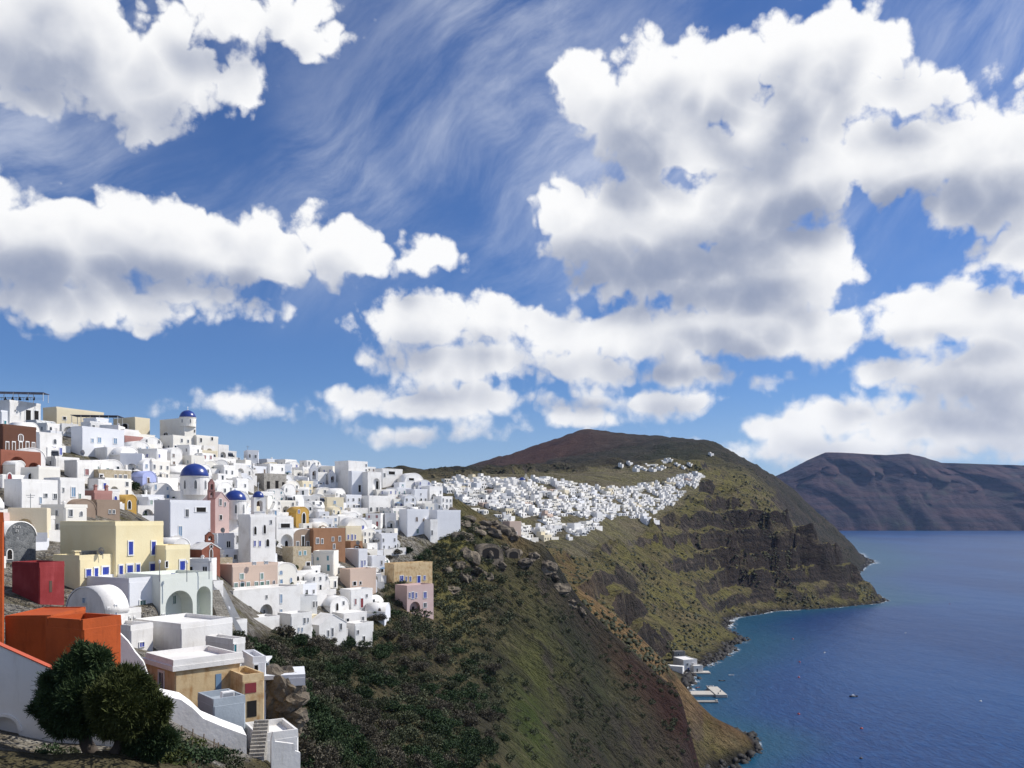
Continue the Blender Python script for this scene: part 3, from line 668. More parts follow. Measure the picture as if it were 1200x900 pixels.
def house(name, label, cat, loc, th, w, d, h, mat='white', typ='flat', wins=(), arches=(), dep=1.2, drop=2.0,
          group=None, rise=None, roofmat=None, par=True, near=False, soft=0.1, parmat=None):
    root = empty(name, loc, th); tag(root, label, cat, group)
    m = MB(); mt = MAT[mat]; rm = MAT[roofmat or ('white' if mat.startswith('white') else mat)]
    y0 = 0.0
    if arches:
        arcade(m, w, h, arches, dep, -drop); y0 = dep
    if typ == 'flat':
        if arches: m.box(0, w, y0, d, -drop, h)
        else: m.rbox(0, w, 0, d, -drop, h, soft)
        m.build('wall', mt, root)
        ph, t_ = (0.45, 0.24) if par else (0.08, 0.2)
        q = MB(); q.box(0.01,w-.01,0.01,t_,h-.12,h+ph,.03).box(0.01,w-.01,d-t_,d-.01,h-.12,h+ph,.03)
        q.box(0.01,t_,t_,d-t_,h-.12,h+ph-.01,.03).box(w-t_,w-.01,t_,d-t_,h-.12,h+ph-.01,.03); q.build('parapet', MAT[parmat] if parmat else mt, root)
        MB().box(t_,w-t_,t_,d-t_,h-.05,h+.03).build('roof', rm, root)
    elif typ in ('vaultf', 'vaultl'):
        if typ == 'vaultf':
            rs = rise or w*0.42; zs = max(h-rs, .5); m.prism(vault_prof(0, w, -drop, zs, h-zs), y0, d); m.build('wall', mt, root)
            q = MB(); shell(q, 0, w, -.07, d+.07, zs, h-zs); q.build('roof', rm, root, True)
        else:
            rs = rise or d*0.42; zs = max(h-rs, .5); m.prismx(vault_prof(0, d, -drop, zs, h-zs), 0, w); m.build('wall', mt, root)
            q = MB(); shell(q, 0, d, -.07, w+.07, zs, h-zs, axis='x'); q.build('roof', rm, root, True)
    elif typ == 'gablef':
        zs = h-(rise or w*.28); m.prism([(0,-drop),(w,-drop),(w,zs),(w/2,h),(0,zs)], y0, d); m.build('wall', mt, root)
        q = MB(); e = .16
        q.prism([(-e,zs-.02),(w/2,h+.02),(w/2,h+.2),(-e,zs+.16)], -.1, d+.1).prism([(w/2,h+.02),(w+e,zs-.02),(w+e,zs+.16),(w/2,h+.2)], -.1, d+.1); q.build('roof', rm, root)
    for (face, x, z, ww, hh, kind) in wins:
        if face == 'f': opening(root, x, 0, z, ww, hh, kind, 0, near)
        elif face == 'r': opening(root, x, y0, z, ww, hh, kind, 0, near)     # on the back wall of the arcade
        elif face == 'l': opening(root, 0, x, z, ww, hh, kind, -math.pi/2, near)
    return root
def drop_for(X, Y, th, w, d, zb):
    a = (math.cos(th), math.sin(th)); bb = (-math.sin(th), math.cos(th))
    lo = min(hgt(X+a[0]*i*w+bb[0]*j*d, Y+a[1]*i*w+bb[1]*j*d) for i in (0,.5,1) for j in (0,.5,1))
    return max(0.4, zb-lo+0.6)
def theta(px): return R(41 - 46*U(px))
def solve(px, O, v):
    u = U(px); return (u*O[1]-O[0])/(v[0]-u*v[1])
def ground_Y(px, py):
    y = ray(px, py, 60, 335)
    if y is None:                                # base hidden behind the brow: stand on the brow
        j = int(np.clip(np.searchsorted(gpx, px), 0, nP-1)); k = (gY > 60) & (gY < 335); y = float(gY[k][np.argmin(PYg[k, j])])
    return y
def H(name, label, xs, ys, mat='white', wins=(), typ='flat', Y=None, th=None, arches=(), lm=None, cat='house', dep=1.2, dmin=4.5, dmax=14.0, group=None, **kw):
    """a house read off the photograph: xs = left edge, near corner, right edge; ys = top, base; it stands where the sight line to its base meets the hill"""
    xl, xc, xr = xs; yt, yb = ys
    if Y is None: Y = ground_Y(xc, yb)
    thv = theta((xc+xr)/2) if th is None else R(th)
    a = (math.cos(thv), math.sin(thv)); bb = (-math.sin(thv), math.cos(thv))
    O = (U(xc)*Y, Y); w = solve(xr, O, a)
    d = solve(xl, O, bb) if xl < xc-1.5 else dmin
    d = min(max(d, dmin), dmax)
    zb = CAMZ-(yb-HY)/F*Y; h = (yb-yt)/F*Y
    def loc(face, px, py):
        o, v = (O, a) if face in 'fr' else (O, bb)
        if face == 'r': o = (O[0]+bb[0]*dep, O[1]+bb[1]*dep)
        s = solve(px, o, v); yy = o[1]+v[1]*s
        return s, CAMZ-(py-HY)/F*yy-zb
    ws = []
    for q in wins:
        face, x0, y0, x1, y1, kind = q
        s0, z1 = loc(face, x0, y0); s1, z1b = loc(face, x1, y0); z0 = loc(face, (x0+x1)/2, y1)[1]; z1 = (z1+z1b)/2
        if face == 'l': s0, s1 = s1, s0      # seen from outside the left wall runs the other way
        lo, hi = min(s0,s1), max(s0,s1)
        ws.append((face, hi if face == 'l' else lo, z0, hi-lo, max(z1-z0,.3), kind))
    ar = []
    for (x0, x1, y0, y1) in arches:
        s0, zt = loc('f', x0, y0); s1, _ = loc('f', x1, y0); zt = loc('f', (x0+x1)/2, y0)[1]; zl = loc('f', (x0+x1)/2, y1)[1]
        ar.append((s0, s1, min(zt, h-.15), max(zl, -1)))
    dr = drop_for(O[0], Y, thv, w, d, zb)
    r = house(name, label, cat, (O[0], Y, zb), thv, w, d, h, mat, typ, ws, ar, dep, dr, group, near=Y < 115, soft=0.1 if Y < 150 else 0.16, **kw)
    cx, cy = O[0]+a[0]*w/2+bb[0]*d/2, Y+a[1]*w/2+bb[1]*d/2
    FOOT.append((cx, cy, max(w,d)*.5, (min(xl,xc), yt-2, xr, yb), Y))
    if lm: LM.append((cx, cy, zb+h/2, lm))
    r['_dim'] = (w, d, h)
    return r

# ---- landmark houses, upper left
h1 = H('rooftop_restaurant', 'white cubic restaurant with two tall door openings under a roof pergola', (-30,11,48), (470,502), 'white', [('f',29,479,37,494,'oD'),('f',39,480,46,494,'oD'),('f',17,480,19,482,'w')], lm='the rooftop restaurant', cat='restaurant')
H('glass_pavilion', 'pale teal glazed terrace room below the rooftop restaurant', (40,42,64), (492,508), 'grey', [('f',43+i*5.3,494,47.6+i*5.3,505,'tg') for i in range(4)], cat='pavilion', par=False)
H('brown_mansion', 'dark brown mansion with white framed windows and one arched window', (-6,3,43), (499,531), 'brown', [('f',x,517,x+4.4,529.5,'nS') for x in (6.2,13.8,22,29.8)]+[('f',21,508.5,27.5,517,'nA'),('f',37,518,41,529,'n')], lm='the dark brown mansion', Y=178)
H('arcaded_terrace', 'red brown plaster terrace with two arches under the dark brown mansion', (-6,1,48), (529,553), 'redbrown', [], arches=[(11,30,535,551),(33.5,46.5,542,551)], cat='terrace', Y=170, dmin=6)
H('white_house', 'white house with an oval window beside the dark brown mansion', (42,46,73), (508,542), 'white', [('f',62,514,66.5,520.5,'wA'),('f',57,524,60.2,536,'b'),('f',61.5,523,66,530.5,'b'),('f',69,524,73,533,'b')])
H('white_house', 'long grey-white house with three blue windows on the upper slope', (90,96,146), (501,535), 'white_cool', [('f',106.5,513.5,110,518.5,'lb'),('f',114,512,119,518.7,'lb'),('f',132.5,513,137.5,520,'lb')], lm='the long grey-white house with blue windows')
H('white_house', 'small grey vaulted house with an arched lunette window', (88,90,105), (500,514), 'grey', [('f',94,504,98.5,509,'wA')], 'vaultf')
H('cream_house', 'long cream skyline house with a brown roof edge', (50,66,122), (478,497), 'cream', [('f',73,488,78,492,'o')], lm='the long cream skyline house')
H('cream_house', 'cream block on the skyline with a dark arched opening', (133,158,176), (490,505), 'cream', [('l',141,496,151,503,'oA')])
H('rose_house', 'low rose red house between the skyline blocks', (140,146,168), (512,529), 'rose', [('f',160,517,163,523,'n')], lm='the low rose red house')
H('white_house', 'white house with a single dark red window', (81,90,115), (541,565), 'white', [('f',99,549,104.5,556.5,'r')], lm='the white house with the red window')
H('stone_house', 'beige rubble stone house with a dark door and three small windows', (110,115,154), (552,572), 'stone', [('f',116,555,121.5,567,'oD'),('f',134,556,137,562,'w'),('f',139,556,143,563.5,'w'),('f',144.7,556,149,563.5,'w')], lm='the beige rubble stone house', roofmat='white')
H('blue_house', 'lavender blue vaulted house with a brown door', (164,167,183), (552,571), 'lavender', [('f',172,559,175.5,567,'nD')], 'vaultf', lm='the lavender blue vaulted house')
H('white_house', 'plain white house wall with two small square windows', (10,25,68), (564,600), 'white', [('f',51,578,56,582.5,'w'),('f',62,578,67,584.5,'w'),('f',46,582,49,590,'lb')])
H('white_house', 'white house with one tall blue framed window', (66,70,100), (562,598), 'white', [('f',83,570,89,582,'lb'),('f',73,571,75.5,576.5,'w'),('f',92,578,95,585,'g')])
rc = H('brick_red_house', 'brick red rooftop block with two horned chimneys', (107,110,132), (577,592), 'rose', [], lm='the brick red rooftop block')
for q in (.8, 3.4): chimney(rc, q, .6, rc['_dim'][2]+.3, 'rose', 1.1)
H('ochre_house', 'ochre yellow vaulted porch below the lavender house', (145,147,160), (580,598), 'ochre', [('f',149,586,154,597,'oAD')], 'vaultf')
H('taupe_house', 'taupe house with a curved vault roof', (84,86,112), (585,603), 'taupe', [('f',90,596,97,602,'oA')], 'vaultf')
H('taupe_house', 'flat roofed taupe house behind the yellow house', (108,113,141), (588,604), 'taupe', [('f',127,597,130,602,'w'),('f',131.5,597,135,602,'w')])
H('white_chapel', 'white chapel front with a dark red arched door', (-4,2,51), (556,572), 'white', [('f',7.5,553.5,14.5,569,'rAD'),('f',31.5,554,41.5,563,'oA')], cat='chapel', par=False)
H('white_house', 'small white vaulted block against the arcaded terrace', (15,18,29), (540,565), 'white', [], 'vaultf')
H('stone_chapel', 'dark rubble stone vaulted building with three round gable holes', (2,6,42), (612,660), 'stone_dark', [('f',15.5,616,18.5,619,'wA'),('f',20.5,616,23.5,619,'wA'),('f',18,620.5,21,623.5,'wA'),('f',7,643,15,656,'oAD')], 'vaultf', roofmat='white', lm='the dark stone vaulted building', cat='chapel', dmin=8)
H('dark_red_house', 'dark red plaster house with white wear patches', (28,46,76), (664,700), 'darkred', [('f',57,679,61.5,694,'nX')], lm='the dark red house', Y=93)
yl = H('yellow_house', 'large pale yellow house with cobalt blue shutters and doors', (70,135,192), (615,684), 'yellow', [('f',149.5,633,156.5,650,'bS'),('f',176.5,633,183,650,'bS'),('f',138.5,661,144.5,679.5,'bS'),('f',147.5,660,156.5,683,'bD'),('f',158.5,659.5,164.5,677,'bS'),('f',174.5,658,183,682,'bD')], Y=108, lm='the large yellow house', dmax=30)
H('yellow_house', 'low pale yellow annex with three blue doors', (80,93,135), (655,684), 'yellow', [('f',99.5,666,107.5,676,'bS'),('f',109.5,664,115.5,681,'bD'),('f',118.5,662.5,128.5,682,'bD')], Y=104, dmin=5)
H('yellow_house', 'small pale yellow room with one blue door and terrace chairs', (192.5,194,223), (643,681), 'yellow', [('f',209.5,655,217.5,679,'bD'),('f',193,657,197,665,'o')], Y=112)
H('white_house', 'white barrel vaulted house with its gable towards the orange block', (78,123,150), (690,732), 'white', [('l',96.5,700,101.5,706.5,'lb'),('f',125,711,128.5,723,'lb'),('f',133.7,708,137,721,'lb')], 'vaultl', Y=88, dmax=20, lm='the barrel vaulted house')
H('white_house', 'tall white retaining house with one green window below the yellow house', (100,151,187), (682,738), 'white_cool', [('f',162.7,702.5,171.5,714,'g')], Y=101, dmax=18, dmin=6)
gb = H('arched_house', 'pale green-white house with two tall arched niches', (186,188,249), (678,746), 'palegreen', [('r',202,697,206.5,707.5,'g'),('r',200,718,206.7,736,'gD'),('f',189.5,719,193.2,731,'g'),('r',233.3,710,237.3,725,'gD')], arches=[(194,226,692,743),(230.5,247,687,726)], dep=2.2, Y=103, dmin=7, lm='the pale arched house')
H('white_house', 'white stepped entrance block with a tall slit window', (143,147,166), (718,752), 'white', [('f',151,722,153.5,747,'n'),('f',156.5,722,159,744,'o')], Y=95)
H('white_house', 'low white house with a small blue window by the blue gate', (150,153,180), (738,764), 'white', [('f',162.5,752,169.5,758,'b')], Y=86)
H('white_house', 'white terrace house with wide doors below the arched house', (206,212,273), (736,778), 'white', [('f',246,744,259,756,'o'),('f',275-13,752,269,768,'t')], Y=88, dmin=8, lm='the white terrace house below the arched house')
H('white_house', 'small white house with a green door at the cliff edge', (270,273,288), (754,780), 'white', [('f',273.5,754,277,767,'tD')], Y=86)
# orange block in front
H('orange_house', 'tall burnt orange wall block at the end of the alley', (-120,-60,5), (609,735), 'orange', Y=50, th=36, dmin=5)
H('orange_house', 'low burnt orange parapet block with a small vent housing', (4,5,60), (723,790), 'orange', Y=52, th=4, dmin=5, par=False)
H('orange_house', 'burnt orange cubic house with one bright and one dark wall', (57,97,143), (736,800), 'orange', Y=46, th=66, dmax=6, dmin=3, lm='the burnt orange house', par=True)
# derelict tan house group
tn = H('tan_house', 'weathered tan plaster house with a white roof and a tall doorless opening', (170,205,282), (781,835), 'tan', [('f',251.5,786,260.5,821,'lbX'),('l',186,785,193,814,'w')], Y=65, th=45, roofmat='white', parmat='white', lm='the weathered tan house', dmax=7)
w_, d_, h_ = tn['_dim']
MB().box(-.25,w_+.2,-.2,d_+.2,h_-.35,h_+.02).box(-.2,w_+.15,-.15,.12,h_+.02,h_+.5,.03).build('roof_slab', MAT['white'], tn)
H('grey_annex', 'blue-grey rendered lower block with a balcony under the tan house', (214,250,288), (827,876), 'bluegrey', Y=61, th=40, dmax=3.2, dmin=2.5, cat='annex')
H('tan_house', 'narrow weathered tan wing with a red parapet panel and open window', (282,284,310), (798,868), 'tan', [('f',287.5,819,302.5,840,'oX'),('f',284.8,799,302.5,812,'rX')], Y=66, th=38, dmin=4)
H('white_terrace', 'white walled terrace at the foot of the tan house', (299,301,350), (868,905), 'white', [('f',301.5,890,304,894,'o')], Y=60, th=30, cat='terrace', dmin=4)
H('white_porch', 'small white pergola porch beside the tan house', (283,296,312), (776,792), 'white_cool', [('f',297,778,303,791,'o')], Y=72, th=30, cat='porch', dmin=3)
# peach house and the white level under it
H('peach_house', 'peach plaster mansion with white pilasters and grey windows', (258,272,326), (664,695), 'peach', [('f',280.5,671.5,286,678.5,'g'),('f',304.5,671,309,678.5,'g'),('f',273.7,682.5,279,690.5,'g'),('f',281,682,286.5,693.5,'gD'),('f',288.3,681.5,293,689.5,'g'),('f',298,681,302.7,689.5,'g'),('f',304.2,680.7,309.7,691.5,'gD'),('f',311.4,680,315.6,687.5,'g'),('f',319.4,679.7,322.4,684.7,'wA')], lm='the peach mansion', Y=183)
H('white_house', 'white lower storey with two big arches under the peach mansion', (262,273.5,352), (695,733), 'white', [('f',311,697,313.7,701.5,'w'),('f',327.8,695.5,331,706.5,'lb'),('f',328,713.5,331,719.5,'lb'),('r',313,716,316,727,'oD'),('r',308,714,311,720,'w')], arches=[(286,296.5,710,729),(304.5,319.5,708,728)], dep=1.6, Y=174, dmin=7)
H('white_house', 'low white house with three dark windows under the arches', (278,282,328), (729,748), 'white', [('f',299.5,738.5,304,743,'w'),('f',306,738,310.5,743,'w'),('f',317.5,736.5,324,745,'o')], Y=166)
# churches
H('white_house', 'grey-white house with a roof loggia below the big blue dome', (180,199,247), (588,634), 'white_cool', [('f',216.7,596,221.5,605.5,'w'),('f',208.7,615.5,213.8,628,'lb'),('f',228,594,243,600,'o')], lm='the house with the roof loggia', dmax=12)
H('white_house', 'white vaulted hall facing the pink bell tower', (205,215,250), (600,634), 'white', [('f',237,614,239.6,624,'w'),('f',241,616,243,624,'w')], 'vaultf')
def church(label, lmk, body, dome, wins, mat='white', ndw=8, Yc=None, cross=True):
    """dome = centre px, base py, radius px, drum bottom py"""
    r = H('domed_church', label, body[0], body[1], mat, wins, lm=lmk, cat='church', Y=Yc)
    w, d, h = r['_dim']; Y = r.location.y
    cp, db, rp, dbot = dome
    rad = rp/F*Y*1.03; Yd = Y + rad*1.0
    c = P(cp, db, Yd); inv = Matrix.LocRotScale(r.location, r.rotation_euler, None).inverted(); q = inv @ c
    zb = min(h, (inv @ P(cp, dbot, Yd)).z)-.6
    dr = MB().lathe([(rad*1.0,zb),(rad*1.0,q.z),(rad*1.06,q.z),(rad*1.06,q.z+.15),(rad*.98,q.z+.15)], q.x, q.y, 24).build('drum', MAT[mat], r)
    for k in range(ndw):
        an = 2*math.pi*k/ndw + .2; nx, ny = math.cos(an), math.sin(an); ww = rad*.22; hh = (q.z-zb-.6)*.62
        o = opening(r, q.x+nx*rad*.99 + ny*ww/2, q.y+ny*rad*.99 - nx*ww/2, zb+.6+(q.z-zb-.6)*.2, ww, hh, 'wA', an+math.pi/2); o.parent = dr
    prof = [(rad*math.cos(a), q.z+.15+rad*.95*math.sin(a)) for a in [math.pi/2*i/10 for i in range(10)]]+[(.02, q.z+.15+rad*.95)]
    dm = MB().lathe(prof, q.x, q.y, 28).build('dome', MAT['dome'], r, True)
    zt = q.z+.15+rad*.95; f = MB().lathe([(.16,zt-.05),(.2,zt+.2),(.06,zt+.4),(.05,zt+.5)], q.x, q.y, 8)
    if cross: f.box(q.x-.04,q.x+.04,q.y-.04,q.y+.04,zt+.45,zt+1.25).box(q.x-.28,q.x+.28,q.y-.04,q.y+.04,zt+.85,zt+.95)
    f.build('cross', MAT['frame'], dm)
    return r
church('white church with a large blue dome on a windowed drum', 'the church with the large blue dome', ((207,212,247), (577,602)), (228,559,15.7,577), [])
church('white church with a bright blue dome beside the pink bell tower', 'the church with the bright blue dome', ((262,266,312), (604,642)), (275.5,587,12.4,606), [('f',277,609,287.5,615,'oA'),('f',302,620,304.5,627,'w'),('f',289,628,292,636,'b')])
church('cream church with a small blue dome on the skyline', 'the skyline church with a blue dome', ((187,216,230), (491,518)), (220,490,9,498), [('f',226,494,228,499,'o'),('f',227,503,229,507,'o'),('l',191,506,198,516,'wA')], 'white_warm', 6)
H('white_house', 'cream house stepping down the skyline from the domed church', (226,230,256), (511,524), 'white_warm', [('f',234,513,237,518,'o'),('f',247,512,250,516,'o')])
def belltower(name, label, xc, yt, yb, wpx, mat, Y=None, tiers=2, dome=False):
    Y = Y or ground_Y(xc, yb); th = theta(xc); w = wpx/F*Y; h = (yb-yt)/F*Y; o = P(xc-wpx/2, yb, Y)
    r = empty(name, o, th-.35); tag(r, label, 'bell tower'); d = w*.8; dr = drop_for(o.x, o.y, th-.35, w, d, o.z)
    hb = h*(.5 if tiers > 1 else .35); m = MB().rbox(0,w,0,d,-dr,hb,.08); m.build('wall', MAT[mat], r)
    z = hb; hs = (h-hb)/(tiers+.35)
    for k in range(tiers):
        s = w*(1-.16*k); x0 = (w-s)/2; q = MB()
        q.box(x0-.1,x0+s+.1,-.1,d+.1,z,z+.18)
        pw = s*.24
        for a in (x0, x0+s-pw): q.box(a,a+pw,0.05,d-.05,z+.18,z+hs*.72)
        pts = arch_pts(x0+pw, x0+s-pw, z+hs*.8, z+.2)
        for p1, p2 in zip(pts[:-1], pts[1:]):
            if p1[1] > z+hs*.3 or p2[1] > z+hs*.3: q.add([(p1[0],.05,max(p1[1],z+.3)),(p2[0],.05,max(p2[1],z+.3)),(p2[0],.05,z+hs),(p1[0],.05,z+hs),(p1[0],d-.05,max(p1[1],z+.3)),(p2[0],d-.05,max(p2[1],z+.3)),(p2[0],d-.05,z+hs),(p1[0],d-.05,z+hs)], [(0,1,2,3),(5,4,7,6),(3,2,6,7),(1,0,4,5)])
        q.box(x0,x0+pw,.04,d-.04,z+hs*.7,z+hs).box(x0+s-pw,x0+s,.04,d-.04,z+hs*.7,z+hs)
        q.build('belfry', MAT[mat], r)
        MB().lathe([(.05,z+hs*.75),(s*.1,z+hs*.7),(s*.13,z+hs*.45),(s*.17,z+hs*.4)], w/2, d/2, 10).build('bell', MAT['brownp'], r)
        z += hs
    if dome: MB().lathe([(w*.42,z)]+[(w*.46*math.cos(a), z+.1+w*.5*math.sin(a)) for a in [math.pi/2*i/8 for i in range(8)]]+[(.02,z+.1+w*.5)], w/2, d/2, 18).build('dome', MAT['dome'], r, True)
    else: MB().prism([(w*.1,z),(w*.9,z),(w*.5,z+hs*.45)], .05, d-.05).build('pediment', MAT[mat], r)
    MB().box(w/2-.05,w/2+.05,d/2-.05,d/2+.05,z+.1,z+hs*.45+w*.5*dome+.8).box(w/2-.28,w/2+.28,d/2-.04,d/2+.04,z+hs*.45+w*.5*dome+.45,z+hs*.45+w*.5*dome+.55).build('cross', MAT['frame'], r)
    FOOT.append((o.x, o.y, w*.5, (xc-wpx/2, yt, xc+wpx/2, yb), Y)); LM.append((o.x, o.y, o.z, 'the '+name.replace('_',' ')))
    return r
H('pink_church', 'pink gabled church front between the two blue domes', (249,251,268.5), (577,622), 'pink', [('f',256.5,584,260,592,'w'),('f',257,603,260.5,609,'o'),('f',262.5,588,265,593,'w')], 'gablef', rise=2.2, lm='the pink gabled church', cat='church', Y=206)
belltower('rose_bell_tower', 'slim rose brick bell tower beside the large blue dome', 248.5, 562, 606, 7.5, 'rose', Y=205)
belltower('domed_bell_tower', 'white bell tower with a small blue cupola', 304.5, 577, 612, 14, 'white', Y=205, tiers=1, dome=True)
belltower('white_bell_tower', 'white stepped bell gable on the upper slope right of the ruin', 368.5, 544, 572, 9, 'white_cool', tiers=1)
belltower('grey_bell_tower', 'small grey bell gable beside the white stepped one', 390, 552, 574, 8, 'white_cool', tiers=1)
H('red_chapel', 'small dark red gabled chapel with a white round plaque', (233,236.5,258), (637,656), 'redbrown', [('f',245,642.5,249.5,655,'nAD'),('f',245.5,638.5,249.5,642,'oA')], 'gablef', lm='the small dark red chapel', cat='chapel', Y=178, roofmat='white')
belltower('red_chapel_belfry', 'dark red arched belfry above the red chapel', 246.5, 624, 640, 9, 'redbrown', Y=182, tiers=1)
H('white_house', 'white house with a square dark window and arched cellar door', (250,254,296), (627,654), 'white_cool', [('f',264.8,633.5,270.5,641.5,'w'),('f',277,643,285.5,653,'oAD'),('f',286.5,646,293.5,652,'o'),('f',277,626+1,280,636,'w')])
H('white_house', 'white house with three narrow blue windows and a vaulted front', (296,299,323), (625,648), 'white', [('f',299,627,301,637,'b'),('f',302.5,627,304.3,635,'b'),('f',306,626,308,634,'b')], 'vaultf')
H('ruined_house', 'dark grey roofless ruin with white streaked walls', (305,309,336), (556,577), 'stone_grey', [('f',312,563,317,573,'oX'),('f',322,562,327,575,'oX'),('f',330,564,334,574,'oX')], lm='the grey ruin', roofmat='stone_dark')
H('white_house', 'white house with a skylight roof and blue-grey arched cave entrance', (313,324,344), (608,642), 'white', [('f',327,613,341.5,618.5,'o'),('r',333,633,338,641,'oAD')], arches=[(329,343.2,626,641)], dep=1.5)
H('brown_house', 'brown plaster house with a curved gable and dark shutters', (342,344.5,366), (620,642), 'taupe', [('f',353,627,357,640.5,'oD'),('f',346.8,634,350.5,640.5,'w'),('f',358.8,634,362.5,640.5,'w')], 'vaultf', rise=1.4, roofmat='white', lm='the brown gabled house')
H('terracotta_house', 'terracotta orange stone house with small dark windows', (365,367,405), (621,650), 'terracotta', [('f',370,630,374,637,'w'),('f',376,631,379,637,'w'),('f',388.5,629,391.5,634,'w'),('f',396.5,628,399.5,634,'w'),('f',390,637,393,643,'w')], lm='the terracotta house', roofmat='white')
H('sandstone_house', 'tan sandstone house with two teal windows and outside stair', (334,343,365), (643,668), 'stone', [('f',349.7,645.5,353.3,650.5,'t'),('f',355.5,645,359.2,650.3,'t'),('f',358,658,364,666,'o')], lm='the sandstone house')
H('ochre_house', 'ochre yellow arched house with blue framed windows', (344,347,362), (594,618), 'ochre', [('f',349,597,351.5,601.5,'b'),('f',353.5,600,358.5,614,'oA')], 'vaultf', lm='the ochre arched house')
H('white_house', 'tall plain white block crowning the skyline', (392,408,431), (541,580), 'white', [('f',428,543.5,430,547,'w'),('f',428,549.5,430,552.5,'w')], lm='the tall white skyline block', dmax=16)
H('white_house', 'lavender grey house with a dark door in front of the skyline block', (408,412,429), (553,582), 'white_cool', [('f',419.5,567.5,423.2,576.5,'oD')])
H('white_house', 'white house with one big arched window on the skyline', (429,431,447), (554,584), 'white', [('r',440,563,443.5,573,'o')], arches=[(437.5,445.2,560.5,574)], dep=1.0)
H('white_house', 'white terraced house with two shaded pediment porches', (430,432,464), (582,602), 'white', [('f',433,594,436.5,599.5,'wA'),('f',440.5,594,443.5,599.5,'w'),('f',445,594,449,599.5,'w'),('f',452.5,594,455,599.5,'w'),('f',459,593.5,462.5,598,'w')])
H('white_house', 'white skyline house with a long dark balcony opening', (444,448,472), (550,572), 'white', [('f',454,552,464,556,'o'),('f',449,554,452,559,'w')])
H('white_house', 'rounded white vaulted house ending the village skyline', (470,474,497), (554,575), 'white', [('f',478,560,486,563,'o')], 'vaultf', lm='the rounded skyline house')
H('lavender_house', 'lavender white house with two oval windows', (474,477,503), (598,630), 'white_cool', [('f',486.7,605,490,611.5,'nA'),('f',494.7,607,498.7,611.5,'nA'),('f',487.7,619,491,625,'g')], lm='the lavender white house')
H('lavender_house', 'large blank lavender grey house at the edge of the cliff', (503,512,540), (599,633), 'white_cool', [('f',528,625,531,631,'o')], lm='the blank lavender house')
H('white_house', 'slim white stair tower between the lavender houses', (502,504,513), (610,637), 'white', [('f',505,621,507.5,627,'w')])
H('white_house', 'small white vaulted house with tall blue windows near the terracotta house', (404,406,431), (607,634), 'white', [('f',423.5,615,427,623,'b'),('f',409,626,412,632,'w'),('f',416,626,419,632,'w')], 'vaultf')
H('cream_house', 'cream house with three lilac windows and an orange arch', (403,405,424), (618,640), 'cream', [('f',407,626,409.3,632,'b'),('f',411.2,625.5,413.8,633,'b'),('f',415.3,626,417.3,632,'b')], lm='the cream house with lilac windows')
H('orange_porch', 'orange arched stair porch below the cream house', (409,411,425), (636,652), 'terracotta', [('r',416,640,420,650,'o')], arches=[(413.5,423.5,638,651)], cat='porch', dep=.8)
H('grey_house', 'blue-grey house with two blue doors below the orange porch', (404,420,431), (645,669), 'white_cool', [('f',423,656,425.2,665,'b'),('f',426.5,656,428.5,662,'b')])
H('tan_house', 'tan stucco house with a broad blank wall', (408,410,441), (669,692), 'peach', [('f',413,681,418,686,'o'),('f',421,681,424,685,'o')], lm='the tan stucco house')
H('yellow_house', 'long stained yellow house with blue doors at the cliff', (459,461,507), (662,684), 'tan', [('f',468,674,473.3,681,'b'),('f',475,675,477.2,681,'b'),('f',479.5,675,482.2,681,'b'),('f',488.3,674,493.2,683,'bD'),('f',496,674,499,679.5,'b')], lm='the long stained yellow house')
H('pink_house', 'ruined pink house with a dark arch standing on the scrub slope', (463,477,508), (688,718), 'pink', [('f',478.8,694,481.2,700.5,'b'),('f',482,693,485.2,701.5,'b'),('f',486.5,694,489,700.5,'b'),('f',496,693,500.3,700.7,'b'),('f',496,706,500.3,711.5,'w'),('r',482,710,486,717,'oX')], arches=[(480,492.5,705,717.5)], lm='the pink ruin house', dep=1.4)
H('white_house', 'white vaulted house with tall glass doors below the peach mansion', (343,346,372), (702,724), 'grey', [('f',365.8,704,369,712,'w'),('f',369.4,704,372,711,'w')], 'flat')
H('white_house', 'white house with two narrow dark windows at the village foot', (338,341,366), (722,744), 'white', [('f',355.5,723.5,358.2,730.5,'w'),('f',360,723.5,361.8,729,'w'),('f',349,735,351,740,'lb'),('f',353,735,355,740,'lb')])
H('white_house', 'white house with pointed gable and two dark doors at the lowest row', (371,374,406), (722,750), 'white', [('f',383.3,738,386,746,'w'),('f',388,735,391,746,'w'),('f',397.8,730,401,738,'w')], 'gablef')
H('white_house', 'white house with dark red door under the tan stucco house', (409,411,437), (693,717), 'white', [('f',415.3,701,418,708.5,'r'),('f',422,700,426,712,'rD'),('f',428.5,696,431,700,'w')])
H('white_house', 'lowest white house among the scrub with a broken terrace', (413,416,437), (733,756), 'white', [('f',425,745,428,751,'o'),('f',418,738,421,743,'w')])
H('white_house', 'white house with arched porch at the lowest row', (384,387,409), (700,720), 'white', [('f',393,706,397,716,'oAD'),('f',401,704,404,709,'w')], 'vaultf')

H('white_house', 'white house with two arched doors in front of the cupola tower', (288,293,323), (605,629), 'white', [('f',297,616,301,627,'oAD'),('f',308,614,312,626,'oAD'),('f',316,609,319,614,'w'),('f',297,633,300,640,'b'),('f',303,633,306,640,'b'),('f',311,631,316,641,'oA')], Y=198)
H('white_house', 'white stair-side house in the gully left of the peach mansion', (247,250,262), (684,716), 'white', [('f',253,695,256,702,'w'),('f',257,706,260,714,'oD')], Y=150)
H('white_house', 'grey cellar house in the gully below the arched house', (248,251,270), (716,741), 'white_cool', [('f',254,722,258,732,'oA'),('f',262,724,267,736,'oD')], Y=140)
H('white_house', 'low white cellar row along the scrub edge', (262,266,290), (731,752), 'white', [('f',270,739,274,744,'w'),('f',279,738,283,747,'oD')], Y=146)
